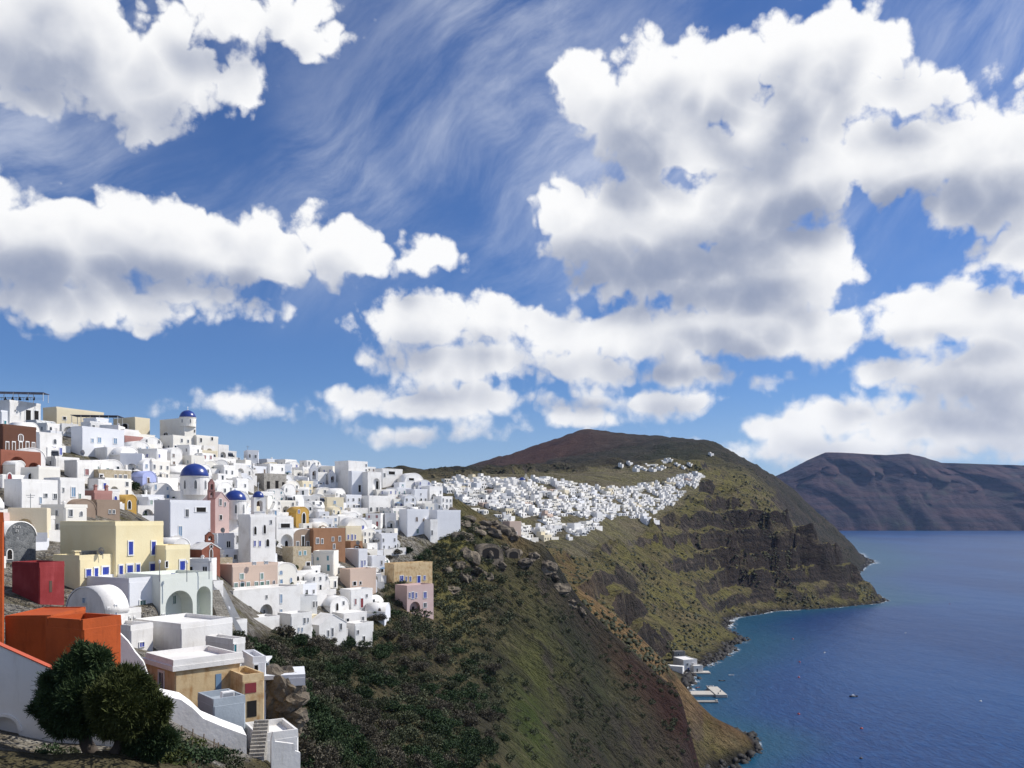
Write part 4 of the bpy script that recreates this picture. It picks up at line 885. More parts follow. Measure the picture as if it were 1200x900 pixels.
# ---- the houses between them
HEROBOX = [f for f in FOOT]
def relation(x, y, z):
    best = min(LM, key=lambda l: (l[0]-x)**2 + (l[1]-y)**2 + 2*(l[2]-z)**2)
    dz = z-best[2]; dist = math.hypot(best[0]-x, best[1]-y)
    return ('uphill of ' if dz > 3.0 else 'downhill of ' if dz < -3.0 else 'beside ') + best[3]
NUM = ['no','one','two','three','four','five','six']
CNAME = dict(w='dark', b='blue', g='green', lb='pale blue', n='brown', t='teal', r='red')
PROPS = []
def filler(px, py, Y, k=1.0):
    X = U(px)*Y; th = theta(px) + rnd.gauss(0, R(9)) - (R(50) if rnd.random() < .12 else 0)
    w = rnd.uniform(4.8, 9.5)*k; d = rnd.uniform(5.5, 9)*k; st2 = rnd.random() < .38
    h = (rnd.uniform(5.0, 6.8) if st2 else rnd.uniform(2.9, 4.0))*k
    typ = rnd.choices(['flat','vaultf','vaultl'], [.60,.28,.12])[0]
    if typ == 'vaultf': w = min(w, 6.2); h += .5
    mat = rnd.choices(['white','white_cool','white_warm','cream','grey','pink','peach','stone','terracotta'], [58,18,12,3,3,2,1.5,2,1])[0]
    if Y > 235: mat = rnd.choices(['white','white_warm','white_cool','cream'], [60,24,14,2])[0]
    a = (math.cos(th), math.sin(th)); bb = (-math.sin(th), math.cos(th))
    X0, Y0 = X-a[0]*w/2, Y-a[1]*w/2; zb = hgt(X, Y)+rnd.uniform(-.3,.5)
    wc = rnd.choices(['w','b','lb','g','n','t','r'], [60,12,10,6,6,3,3])[0]
    wins = []; nw = 0
    for fl in range(2 if st2 else 1):
        z = .2 + fl*2.75*k; n = max(1, int(w/2.0)); 
        door_i = rnd.randrange(n) if fl == 0 else -1
        for i in range(n):
            x = (i+.5)*w/n + rnd.uniform(-.15,.15)
            if i == door_i: wins.append(('f', x-.6*k, z, 1.2*k, 2.3*k, wc+'D'+('A' if rnd.random() < .35 else ''))); nw += 1
            elif rnd.random() < .82:
                ww, hh = rnd.choice([(1.0,1.3),(1.1,1.5),(.8,1.1),(1.3,1.4),(.9,1.8)]); wins.append(('f', x-ww/2, z+.8*k, ww*k, hh*k, wc+('A' if rnd.random() < .15 else ''))); nw += 1
        for yy0 in ([.28,.68] if rnd.random() < .55 else [.5] if rnd.random() < .5 else []):
            yy = d*yy0+rnd.uniform(-.3,.6); wins.append(('l', yy, z+.9*k, .9*k, 1.25*k, wc)); nw += 1
    arches = []
    if typ == 'flat' and rnd.random() < .30:
        a0 = rnd.uniform(.5, w*.3); aw = min(w-a0-.5, rnd.uniform(2,3.2)); arches = [(a0, a0+aw, min(h-.4, 2.9), 0)]
        wins = [q for q in wins if q[0] == 'l' or not (a0-1.2 < q[1] < a0+aw+.3)] + [('r', a0+aw*.4, 0.05, .95, 2.0, wc+'D')]
    dr = drop_for(X0, Y0, th, w, d, zb)
    size = 'tall' if st2 else ('broad' if w > 8 else 'small' if w < 6 else 'low')
    cn = dict(white='white', white_cool='bluish white', white_warm='warm white', cream='cream', grey='grey', pink='pink', peach='peach', stone='stone', terracotta='terracotta')[mat]
    rf = 'vaulted' if typ.startswith('vault') else ('arched' if arches else 'flat-roofed')
    lab = f"{size} {cn} {rf} house, {CNAME[wc]} openings, {relation(X, Y, zb+h/2)}"
    nm = {'stone':'stone_house','pink':'pink_house','peach':'peach_house','cream':'cream_house','terracotta':'terracotta_house'}.get(mat, 'white_house')
    r = house(nm, lab, 'house', (X0, Y0, zb), th, w, d, h, mat, typ, wins, arches, 1.1, dr, 'houses stepping down the village slope', par=rnd.random() < .8, near=False, soft=.26)
    if typ == 'flat':
        if rnd.random() < .22:
            ax, ay = rnd.uniform(.5,w-.5), rnd.uniform(1,d-1); MB().box(ax-.04,ax+.04,ay-.04,ay+.04,h,h+2.2).box(ax-.6,ax+.6,ay-.03,ay+.03,h+1.9,h+1.97).box(ax-.4,ax+.4,ay-.03,ay+.03,h+1.6,h+1.67).build('antenna', MAT['metal'], r)
        if rnd.random() < .4: chimney(r, rnd.uniform(.6,w-.6), rnd.uniform(1,d-1), h, 'white', rnd.uniform(.7,1.1))
        if rnd.random() < .32 and w > 6:      # set-back upper room with its own vault or flat roof
            uw = w*rnd.uniform(.4,.6); ux = rnd.choice([.3, w-uw-.3]); uh = rnd.uniform(2.2,2.8); q = MB().rbox(ux,ux+uw,d*.45,d-.35,h-.1,h+uh,.12)
            up = q.build('upper_room', MAT[mat], r); o = opening(r, ux+uw*.4, d*.45, h+.1, .9, 1.9, wc+'D'); o.parent = up
    if rnd.random() < .65:                    # terrace with low parapet in front
        td = rnd.uniform(1.8,3.2); tz = rnd.uniform(-.2,.1); dd = dr+td*.5
        q = MB().rbox(-.4,w+.3,-td,-.02,-dd,tz,.08).box(-.4,w+.3,-td,-td+.22,tz-.05,tz+.85,.02).box(-.4,-.18,-td+.22,-.02,tz-.05,tz+.85,.02)
        q.build('terrace', MAT['white' if rnd.random() < .8 else 'white_cool'], r)
        PROPS.append((r.matrix_basis.copy() if False else (X0, Y0, zb, th), rnd.uniform(.6, w-.6), -td*.55, tz, rnd.random(), relation(X, Y, zb+h/2)))
    if rnd.random() < .34:                    # outside stair along the right wall
        ns_ = 9; pr = [(0,-dr)]; hh = min(h, 3.0)
        pts = [(w+.02,-dr)]
        q = MB()
        for i in range(ns_): q.box(w+.02, w+1.1, i*d/ns_, d-.01*i, (-dr if i == 0 else i*hh/ns_-.02), (i+1)*hh/ns_)
        q.build('stairs', MAT['white'], r)
    FOOT.append((X, Y+d*.3, max(w,d)*.5, (px-w/2/Y*F, py-h/Y*F, px+w/2/Y*F, py), Y))
    return r
VILLAGE = [(-40,470),(40,500),(70,495),(130,500),(180,505),(230,512),(260,520),(300,545),(340,550),(390,555),(470,560),(500,572),(535,600),(536,636),(500,640),(465,640),(455,665),(445,690),(440,720),(432,758),(395,755),(345,748),(285,746),(258,742),(250,700),(248,680),(232,690),(205,645),(190,612),(140,612),(70,640),(45,660),(-40,660)]
def inpoly(x, y, poly):
    c = False; n = len(poly)
    for i in range(n):
        x1, y1 = poly[i]; x2, y2 = poly[(i+1)%n]
        if (y1 > y) != (y2 > y) and x < (x2-x1)*(y-y1)/(y2-y1)+x1: c = not c
    return c
cand = []
for gy_ in np.arange(488, 760, 6):
    for gx_ in np.arange(-40, 540, 9): cand.append((gx_+rnd.uniform(-7,7), gy_+rnd.uniform(-4,4)))
rnd.shuffle(cand); nfill = 0
for (px, py) in cand:
    if not inpoly(px, py, VILLAGE): continue
    Y = ray(px, py, 105, 345)
    if Y is None or Y > 338: continue
    X = U(px)*Y; ok = True
    for (fx_, fy_, fr2, bx, fy0) in FOOT:
        if math.hypot(X-fx_, Y-fy_) < fr2*.60+2.3: ok = False; break
    if not ok: continue
    s = 3.2/Y*F; tall = 3.6/Y*F
    for (fx_, fy_, fr2, bx, fy0) in HEROBOX:     # do not stand in front of a landmark
        if Y < fy0+1 and px+s*1.1 > bx[0]+1.5 and px-s*1.1 < bx[2]-1.5 and py > bx[1]+2 and py-tall < bx[3]-3: ok = False; break
    if not ok: continue
    filler(px, py, Y, 0.80); nfill += 1
print('fillers', nfill)

# ---------------------------------------------------------------- foreground walls, stairs, terraces
def profile_wall(name, label, pts, ybot, Y, th=0.0, thick=0.5, mat='white', niche=None, coping=None, cat='wall'):
    """wall whose top follows the (px, py) points; stands on the ground below"""
    a = (math.cos(th), math.sin(th)); O = P(pts[0][0], ybot, Y); r = empty(name, O, th); tag(r, label, cat)
    tp = []
    for px, py in pts:
        s = solve(px, (O.x, O.y), a); yy = O.y+a[1]*s; tp.append((s, CAMZ-(py-HY)/F*yy-O.z))
    xs = [p[0] for p in tp]; zs = [p[1] for p in tp]; m = MB()
    top = lambda x: float(np.interp(x, xs, zs))
    cuts = sorted(set(list(np.linspace(xs[0], xs[-1], 40))))
    apts = []
    if niche:
        n0 = solve(niche[0], (O.x,O.y), a); n1 = solve(niche[1], (O.x,O.y), a); zt = CAMZ-(niche[2]-HY)/F*Y-O.z
        apts = arch_pts(n0, n1, zt, -1.5, 16); cuts = sorted([c for c in cuts if not n0-.01 < c < n1+.01]+[p[0] for p in apts])
    zlow = -3.0
    for x0, x1 in zip(cuts[:-1], cuts[1:]):
        xm = (x0+x1)/2
        if apts and apts[0][0] < xm < apts[-1][0]:
            ax = [p[0] for p in apts]; az_ = [p[1] for p in apts]; b0, b1 = np.interp(x0,ax,az_), np.interp(x1,ax,az_)
            m.add([(x0,0,b0),(x1,0,b1),(x1,0,top(x1)),(x0,0,top(x0))], [(0,1,2,3)])
            m.add([(x0,0,b0),(x1,0,b1),(x1,.45,b1),(x0,.45,b0)], [(3,2,1,0)])
            m.add([(x0,.45,zlow),(x1,.45,zlow),(x1,.45,b1),(x0,.45,b0)], [(0,1,2,3)])
        else: m.add([(x0,0,zlow),(x1,0,zlow),(x1,0,top(x1)),(x0,0,top(x0))], [(0,1,2,3)])
        m.add([(x0,0,top(x0)),(x1,0,top(x1)),(x1,thick,top(x1)),(x0,thick,top(x0))], [(0,1,2,3)])
        m.add([(x0,thick,zlow),(x1,thick,zlow),(x1,thick,top(x1)),(x0,thick,top(x0))], [(3,2,1,0)])
    x0, x1 = cuts[0], cuts[-1]
    m.add([(x0,0,zlow),(x0,thick,zlow),(x0,thick,top(x0)),(x0,0,top(x0))], [(3,2,1,0)]); m.add([(x1,0,zlow),(x1,thick,zlow),(x1,thick,top(x1)),(x1,0,top(x1))], [(0,1,2,3)])
    if apts:
        for x in (apts[0][0], apts[-1][0]): m.add([(x,0,zlow),(x,.45,zlow),(x,.45,apts[0][1]),(x,0,apts[0][1])], [(0,1,2,3)])
    m.build('wall', MAT[mat], r)
    if apts:
        q = MB(); mid = ((apts[0][0]+apts[-1][0])/2, apts[0][1])
        for p0, p1 in zip(apts[:-1], apts[1:]):
            o0 = (mid[0]+(p0[0]-mid[0])*1.22, mid[1]+(p0[1]-mid[1])*1.2); o1 = (mid[0]+(p1[0]-mid[0])*1.22, mid[1]+(p1[1]-mid[1])*1.2)
            q.add([(p0[0],-.07,p0[1]),(p1[0],-.07,p1[1]),(o1[0],-.07,o1[1]),(o0[0],-.07,o0[1]),(o0[0],.01,o0[1]),(o1[0],.01,o1[1])], [(0,1,2,3),(3,2,5,4)])
        q.build('arch_surround', MAT[mat], r)
    if coping:
        q = MB()
        for (s0, z0), (s1, z1) in zip(tp[:-1], tp[1:]):
            q.add([(s0,-.04,z0),(s1,-.04,z1),(s1,thick+.05,z1),(s0,thick+.05,z0),(s0,-.04,z0+.05),(s1,-.04,z1+.05),(s1,thick+.05,z1+.05),(s0,thick+.05,z0+.05)], [(4,5,6,7),(0,1,5,4),(3,7,6,2)])
        q.build('coping', MAT[coping], r)
    return r
profile_wall('whitewashed_wall', 'big whitewashed wall with sloping red-edged top and arched niche', [(-90,712),(0,757),(58,783),(100,806),(140,826)], 900, 37, R(6), .3, 'white', (-14,22,842), 'redcap')
profile_wall('stair_wall', 'white curved stair wall sweeping down under the weathered tan house', [(188,815),(212,820),(226,830),(238,842),(262,852),(289,862)], 905, 56, R(24), 2.6, 'white')
profile_wall('garden_wall', 'low broken white garden wall behind the pine trunks', [(128,868),(140,873),(160,876),(212,884),(216,890)], 905, 39, R(12), .4, 'white')
profile_wall('terrace_wall', 'white parapet with a rising end post on the cliff terrace', [(318,868),(320,857),(322,869),(345,872),(346,880),(352,882)], 905, 58, R(28), .3, 'white')
profile_wall('stair_parapet', 'white diagonal stair parapet descending the gully beside the arched house', [(250,686),(258,694),(268,712),(279,730),(288,746)], 758, 138, R(22), .45, 'white')
profile_wall('stair_parapet', 'second white stair parapet running down beside the peach mansion', [(256,676),(264,690),(273,708),(283,728)], 745, 152, R(22), .45, 'white')
profile_wall('sloping_wall', 'white sloping wall between the orange house and the tan house', [(140,742),(150,752),(158,764),(168,776),(176,800)], 840, 60, R(18), .5, 'white')
def stairs(name, label, px, py, Y, th, w, n, rise, run, mat='white'):
    o = P(px, py, Y); r = empty(name, o, th); tag(r, label, 'stairs')
    for i in range(n):
        MB().box(0, w, i*run, (i+1)*run, i*rise-1.5, (i+1)*rise).build('step', MAT[mat], r)
    MB().box(-.25, -.02, 0, n*run, -1.5, .35).build('side_wall', MAT['white'], r) if n < 10 else None
    return r
stairs('stone_steps', 'narrow grey stone steps between stair wall and cliff terrace', 289, 905, 57, R(10), 1.0, 14, .18, .3, 'stone_grey')
# street stairs climbing through the village
for (px, py, n, lab) in ((262,742,26,'long grey stairway climbing beside the peach mansion'),(384,700,18,'white stairway below the cream house with lilac windows'),(430,700,18,'white stairs beside the tan stucco house'),(206,640,16,'white stairs above the yellow annex')):
    Yq = ground_Y(px, py); stairs('village_stairs', lab, px, py, Yq, theta(px)-R(25), 1.8, n, .2, .42, 'stone_grey' if 'grey' in lab else 'white')

def ac_unit(px, py, Y, wpx, th, label):
    o = P(px, py, Y); w = wpx/F*Y; r = empty('air_conditioner', o, th); tag(r, label, 'air conditioner')
    MB().rbox(0,w,0,w*.42,0,w*.78,.03).build('casing', MAT['frame'], r)
    q = MB()
    for i in range(7): q.box(w*.08,w*.92,-.015,0.0,w*(.1+i*.085),w*(.14+i*.085))
    q.build('grille', MAT['metal'], r); MB().box(w*.1,w*.2,.02,w*.4,-.08,0).build('foot', MAT['metal'], r); MB().box(w*.8,w*.9,.02,w*.4,-.08,0).build('foot', MAT['metal'], r)
ac_unit(260.5, 823, 62.4, 15, R(42), 'white air conditioner box standing on the blue-grey balcony')
for i, (px, py) in enumerate(((296,662),(310,661),(247,661))):
    ac_unit(px, py, 186 if px > 250 else 180, 5, R(45), ['grey air conditioner on the peach mansion roof by its left end','grey air conditioner on the middle of the peach mansion roof','small air conditioner on the white roof left of the peach mansion'][i])

def dish(px, py, Y, s, label):
    r = empty('satellite_dish', P(px, py, Y), R(-20)); tag(r, label, 'satellite dish', 'rooftop satellite dishes')
    MB().tube([(0,0,-.2),(0,0,.6*s)], .04, 6).build('mast', MAT['metal'], r)
    d = MB().lathe([(.04,0),(.25*s,.04*s),(.42*s,.12*s),(.5*s,.2*s),(.49*s,.21*s),(.25*s,.06*s),(.05,.02)],0,0,16); d.v = [(x, -z-.05, y+.75*s) for x,y,z in d.v]; d.build('reflector', MAT['metal'], r, True)
    MB().tube([(0,-.1,.4*s),(0,-.55*s,.75*s)], .02, 5).build('feed_arm', MAT['dark'], r)
dish(120.5, 653, 106.5, 1.0, 'round grey satellite dish on the low yellow annex')
dish(98, 536, 185, 1.3, 'white satellite dish above the white house with the red window')
dish(262, 626, 190, 1.2, 'satellite dish above the arched cellar house'); dish(420, 640, 255, 1.4, 'satellite dish near the orange porch')
r = empty('slatted_vent', P(95, 653, 107), R(58)); tag(r, 'grey slatted roof vent box on the low yellow annex', 'vent')
MB().box(0,2.2,0,.5,0,.06).box(0,2.2,0,.5,.72,.78).build('frame', MAT['metal'], r)
for i in range(12): MB().box(.04+i*.18,.13+i*.18,.02,.48,.06,.72).build('slat', MAT['metal'], r)
r = empty('yellow_chimney', P(89, 656, 105), R(58)); tag(r, 'stubby pale yellow chimney on the low yellow annex', 'chimney')
MB().box(-.35,.35,-.35,.35,-.3,1.0,.08).build('stack', MAT['yellow'], r); MB().box(-.42,.42,-.42,.42,1.0,1.12).build('cap', MAT['yellow'], r)
for k, (px, py, Yk, lb) in enumerate(((187,679,101,'thin grey lamp post on the terrace of the yellow house'),(219,679,104,'thin grey lamp post beside the small yellow room'),(245,676,108,'thin grey lamp post above the arched house'))):
    r = empty('lamp_post', P(px, py, Yk)); tag(r, lb, 'lamp post'); MB().tube([(0,0,-.3),(0,0,1.9)], .05, 6).build('post', MAT['metal'], r); MB().lathe([(.06,1.9),(.16,2.0),(.14,2.25),(.03,2.35)],0,0,8).build('lantern', MAT['frame'], r)
def pergola(name, label, x0, x1, yt, yb, Y, dep, mat, cat='pergola', n=4):
    a = P(x0, yb, Y); b_ = P(x1, yb, Y); w = b_.x-a.x; h = (yb-yt)/F*Y; r = empty(name, a, R(8)); tag(r, label, cat)
    MB().box(-.3,w+.3,-.3,dep+.3,h-.15,h).build('canopy', MAT[mat], r)
    for i in range(n+1):
        x = w*i/n; MB().box(x-.07,x+.07,0,.14,0,h-.15).build('post', MAT['frame'], r)
        MB().box(x-.07,x+.07,dep-.14,dep,0,h-.15).build('post', MAT['frame'], r)
    MB().box(0,w,.02,.07,.9,.97).box(0,w,.02,.07,.45,.5).build('railing', MAT['metal'], r)
    return r
h1Y = h1.location.y
pergola('roof_pergola', 'flat dark shade pergola on the rooftop restaurant', -20, 46, 458.5, 469, h1Y+2.5, 4, 'navy')
for i in range(5):
    px = 2+i*8.5; o = P(px, 469, h1Y+3.5); r = empty('restaurant_table', o); tag(r, 'dark dining table set under the roof pergola', 'table', 'tables under the roof pergola')
    MB().box(-.6,.6,-.5,.5,.72,.78).build('tabletop', MAT['wood'], r); MB().lathe([(.3,0),(.05,.04),(.05,.72)],0,0,8).build('leg', MAT['metal'], r)
    for s in (-1,1): MB().box(s*.95-.22,s*.95+.22,-.22,.22,.42,.48).box(s*1.15-.03,s*1.15+.03,-.22,.22,.48,1.0).box(s*.95-.2,s*.95+.2,-.2,-.15,0,.42).box(s*.95-.2,s*.95+.2,.15,.2,0,.42).build('chair', MAT['dark'], r)
Yp = ground_Y(110, 500)
pergola('shade_pergola', 'long navy fabric shade pergola on the upper slope', 84, 135, 486, 499, Yp-4, 5, 'navy', n=5)
pergola('cafe_pergola', 'white slatted porch pergola overlooking the scrub slope', 284, 309, 775, 790, 76, 2.5, 'frame', n=2)

# pots, parasols, tanks
def pot_plant(px, py, Y, s, label, leaf='green', potmat='pot'):
    o = P(px, py, Y); r = empty('potted_plant', o); tag(r, label, 'potted plant')
    MB().lathe([(.16*s,0),(.26*s,.18*s),(.24*s,.45*s),(.28*s,.5*s)],0,0,12).build('pot', MAT[potmat], r)
    q = MB()
    for i in range(26):
        an = rnd.uniform(0,6.28); el_ = rnd.uniform(.3,1.35); L = s*rnd.uniform(.5,.95); dx, dy, dz = math.cos(an)*math.cos(el_), math.sin(an)*math.cos(el_), math.sin(el_)
        px_, py_ = -math.sin(an)*.05*s, math.cos(an)*.05*s; z0 = .45*s
        q.add([(px_,py_,z0),(-px_,-py_,z0),(dx*L*.6-px_*1.2,dy*L*.6-py_*1.2,z0+dz*L*.7),(dx*L,dy*L,z0+dz*L*.75),(dx*L*.6+px_*1.2,dy*L*.6+py_*1.2,z0+dz*L*.7)], [(0,1,2,3,4)])
    q.build('leaves', LEAF[leaf], r)
pot_plant(228.5, 738, 99, 1.5, 'big terracotta jar with plants beside the arched niches')
pot_plant(188, 741, 97, 1.7, 'spiky agave growing above the blue gate')
pot_plant(173, 745, 93, .9, 'terracotta pot on the white stair landing')
pot_plant(240, 735, 100, 1.0, 'leafy pot on the terrace of the arched house')
r = empty('blue_gate', P(181.5, 757, 96), R(40)); tag(r, 'cobalt blue plank gate between white stair walls', 'gate')
for i in range(5): MB().box(i*.17, i*.17+.155, 0, .05, 0, 1.65).build('plank', MAT['blue'], r)
MB().box(0,.84,.05,.09,.3,.4).box(0,.84,.05,.09,1.25,1.35).build('rail', MAT['blue'], r)
for i,(px,py) in enumerate(((201,681),(211,681))):
    r = empty('terrace_chair', P(px, py, 107), R(30)); tag(r, 'blue and white folding chair outside the small yellow room', 'chair', 'chairs outside the yellow room')
    MB().box(0,.5,0,.45,.42,.47).build('seat', MAT['blue'], r); MB().box(0,.5,.42,.46,.5,.95).build('backrest', MAT['blue'], r)
    for a in (.02,.44):
        for bq in (.02,.4): MB().box(a,a+.04,bq,bq+.04,0,.42).build('leg', MAT['frame'], r)
def proploc(b, x, y, z):
    X0, Y0, zb, th = b; c_, s_ = math.cos(th), math.sin(th); return (X0+x*c_-y*s_, Y0+x*s_+y*c_, zb+z)
POTM = MB().lathe([(.16,0),(.3,.2),(.27,.5),(.31,.55)],0,0,8).mesh('pot', MAT['pot'])
BUSHM = {}
for (b_, x, y, z, kind, rel) in PROPS:
    if kind < .45:
        r = empty('potted_plant', proploc(b_, x, y, z)); tag(r, 'potted plant on a terrace '+rel, 'potted plant', 'potted plants on the terraces')
        link(bpy.data.objects.new('pot', POTM), r)
        if not BUSHM:
            v_ = np.random.default_rng(1); m_ = MB()
            for i in range(60):
                d_ = v_.normal(size=3); d_ /= np.linalg.norm(d_); c_ = d_*.38+np.array([0,0,.85]); a_ = v_.normal(size=3)*.12; e_ = v_.normal(size=3)*.12
                m_.add([c_-a_, c_+e_, c_+a_, c_-e_], [(0,1,2,3)])
            BUSHM['m'] = m_.mesh('leaves', LEAF['green'])
        link(bpy.data.objects.new('leaves', BUSHM['m']), r)
    elif kind < .6:
        r = empty('parasol', proploc(b_, x, y, z)); tag(r, 'canvas parasol on a terrace '+rel, 'parasol', 'terrace parasols')
        MB().lathe([(.04,0),(.04,2.2)],0,0,6).build('pole', MAT['wood'], r); MB().lathe([(1.25,1.85),(1.23,1.9),(.6,2.15),(.03,2.4)],0,0,8).build('canopy', MAT[rnd.choice(['canvas','canvas','taupe','ltblue'])], r)
    elif kind < .8:
        r = empty('terrace_table', proploc(b_, x, y, z)); tag(r, 'small table with chairs on a terrace '+rel, 'table set', 'tables on the terraces')
        MB().box(-.4,.4,-.4,.4,.7,.75).build('tabletop', MAT['wood'], r); MB().box(-.05,.05,-.05,.05,0,.7).build('leg', MAT['metal'], r)
        for s_ in (-1,1): MB().box(s_*.75-.2,s_*.75+.2,-.2,.2,.4,.45).box(s_*.93-.03,s_*.93+.03,-.2,.2,.45,.95).box(s_*.75-.18,s_*.75-.13,-.18,-.13,0,.4).box(s_*.75+.13,s_*.75+.18,.13,.18,0,.4).build('chair', MAT[rnd.choice(['brownp','dark','blue'])], r)
def parasol(px, py, s, label, mat='canvas'):
    Y = ground_Y(px, py)-1; o = P(px, py, Y); r = empty('parasol', o); tag(r, label, 'parasol', 'terrace parasols')
    MB().lathe([(.04,0),(.04,2.3*s)],0,0,6).build('pole', MAT['wood'], r)
    MB().lathe([(1.4*s,1.9*s),(1.38*s,1.95*s),(.7*s,2.25*s),(.03,2.5*s)],0,0,8).build('canopy', MAT[mat], r)
for (px, py, q) in ((101,552,'beside the white house with the red window'),(352,690,'below the brown gabled house'),(448,604,'on the terraces under the skyline'),(400,672,'beside the tan stucco house'),(330,668,'behind the peach mansion'),(160,560,'near the lavender blue house'),(292,560,'uphill of the bright blue dome')):
    parasol(px, py, .9, f'off-white canvas parasol {q}')
for (px, py, q) in ((118,520,'on the slope below the navy pergola'),(60,552,'near the arcaded terrace'),(150,545,'uphill of the stone house'),(268,548,'above the large blue dome'),(338,600,'by the ochre arched house'),(440,640,'downhill of the lavender white house'),(376,600,'uphill of the terracotta house'),(318,655,'above the peach mansion')):
    Y = ground_Y(px, py); o = P(px, py, Y); o.z = hgt(o.x, o.y)+3.4
    r = empty('water_heater', o, R(30)); tag(r, f'solar water heater on a white roof {q}', 'water heater', 'rooftop solar water heaters')
    MB().prismx([(0,0),(1.3,.0),(1.3,.9),(1.2,.9)], 0, 1.6).build('panel', MAT['glass'], r)
    t_ = MB().lathe([(.05,0),(.24,.02),(.24,1.5),(.05,1.52)],0,0,12); t_.v = [(z+.05, 1.35+x, 1.1+y) for x,y,z in t_.v]; t_.build('tank', MAT['metal'], r)
    MB().box(.1,.16,1.3,1.36,-3.4,1.0).box(1.4,1.46,1.3,1.36,-3.4,1.0).build('support', MAT['metal'], r)

# ---------------------------------------------------------------- vegetation
def leaf_cloud(n, centres, radii, leaf, seed, up=0.3, aspect=1.0, flat=1.0):
    r_ = np.random.default_rng(seed); k = r_.integers(0, len(centres), n)
    dv = r_.normal(size=(n,3)); dv /= np.linalg.norm(dv,axis=1)[:,None]
    rad = np.array(radii)[k]*(r_.uniform(.55,1.05,n))
    c = np.array(centres)[k] + dv*rad[:,None]*np.array([1,1,flat])
    a = dv + r_.normal(size=(n,3))*.7 + np.array([0,0,up]); a /= np.linalg.norm(a,axis=1)[:,None]
    b_ = np.cross(a, r_.normal(size=(n,3))); b_ /= np.linalg.norm(b_,axis=1)[:,None]
    L = leaf*r_.uniform(.6,1.3,n)[:,None]; Wd = L*aspect
    v = np.stack([c-b_*Wd*.5, c+b_*Wd*.5, c+a*L+b_*Wd*.35, c+a*L-b_*Wd*.35], 1)
    return v.reshape(-1,3), np.arange(n*4).reshape(n,4)
def shrub_mesh(seed, leaf, n, ls):
    r_ = np.random.default_rng(seed); cs_ = [(0,0,.32)]; rr = [.42]
    for i in range(7):
        an = r_.uniform(0,6.28); q = r_.uniform(.25,.55); cs_.append((math.cos(an)*q, math.sin(an)*q, r_.uniform(.12,.42))); rr.append(r_.uniform(.2,.34))
    v, f = leaf_cloud(n, cs_, rr, ls, seed, .5, .75, .85); v[:,2] = np.maximum(v[:,2], -.12)
    return npmesh('foliage', v, f, LEAF[leaf], False)
SHR = [(shrub_mesh(40+i, lf, 1700, .065), lf) for i, lf in enumerate(['scrub','scrub','scrubg','scrubg','green','scrub'])]
slots = []
r2 = np.random.default_rng(5)
t1 = lambda px, Y: TOWN1[min(np.searchsorted(gY, Y), nY-1), min(np.searchsorted(gpx, px), nP-1)]
for _ in range(13000):
    px, py = r2.uniform(268, 815), r2.uniform(600, 905)
    if py < 605+(px-540)*.75 or py > 640+ (px-200)*5: continue
    Y = ray(px, py, 62, 345)
    if Y is None or (t1(px, Y) > .3 and not (py > 748 and px > 275 and Y > 100)): continue
    x, y = U(px)*Y, Y; dn = float(n2(np.array([x/26.]), np.array([y/26.]))[0])
    keepp = 1.0 if px < 560 else (.34 if px < 690 else .26)
    if 585 < px < 665 and py > 735: keepp = .10
    if px < 410 and 735 < py < 815: dn = max(dn, .05)
    if r2.uniform() > keepp*((0.85+dn*1.2) if px < 560 else (0.75+dn*1.1)): continue
    if any(abs(bx[0]-4 < px < bx[2]+4) and bx[1] < py < bx[3]+6 and Y < fy0+1 for (_, _, _, bx, fy0) in HEROBOX): continue
    s = (0.9+2.9*r2.uniform()**2.2)*(1 if px < 600 else .7); slots.append((s/Y, x, y, s, px))
slots.sort(reverse=True)
chosen = []
for q in slots:
    if all((q[1]-c[1])**2+(q[2]-c[2])**2 > (.36*(q[3]+c[3]))**2 for c in chosen[-700:]): chosen.append(q)
slots = chosen
SLAB = {'scrub':'brownish grey twiggy shrub on the slope','scrubg':'grey-green rounded shrub on the slope','green':'fresh green shrub on the slope'}
for i, (_, x, y, s, px) in enumerate(slots[:290]):
    zz = float(n2(np.array([x/18.+7]), np.array([y/18.]))[0])+r2.normal()*.12
    me, lf = SHR[int(r2.choice([0,1,5]))] if zz > .08 else SHR[int(r2.choice([2,3]))] if zz > -.2 else SHR[4]
    o = bpy.data.objects.new('shrub', me); o.location = (x, y, hgt(x,y)-.1); o.rotation_euler = (r2.uniform(-.15,.15), r2.uniform(-.15,.15), r2.uniform(0,6.28))
    o.scale = (s, s*r2.uniform(.8,1.2), s*r2.uniform(.75,1.1)); link(o)
    near_ = 'below the tan house' if y < 105 else 'below the peach mansion' if y < 165 and px < 430 else 'around the pink ruin' if px < 530 and y > 190 else 'of the gully' if px < 560 else 'on the grassy spur'
    tag(o, SLAB[lf].replace('on the slope', 'on the slope '+near_), 'shrub', 'shrubs on the slope below the village')
allv, allq, nb_ = [], [], 0
for j, (_, x, y, s, px) in enumerate(slots[290:]):
    v, f = leaf_cloud(150, [(0,0,.3),(.3,.1,.2),(-.25,-.2,.22),(.1,-.3,.25)], [.42,.3,.3,.28], .13, 900+j, .4, .8, .8)
    allv.append(v*s + np.array([x, y, hgt(x,y)-.05])); allq.append(f+nb_); nb_ += len(v)
if allv: tag(link(bpy.data.objects.new('scrub', npmesh('scrub', np.concatenate(allv), np.concatenate(allq), LEAF['scrubg'], False))), 'low grey-green scrub covering the caldera slope', 'scrub', kind='stuff')
print('shrubs', len(slots))
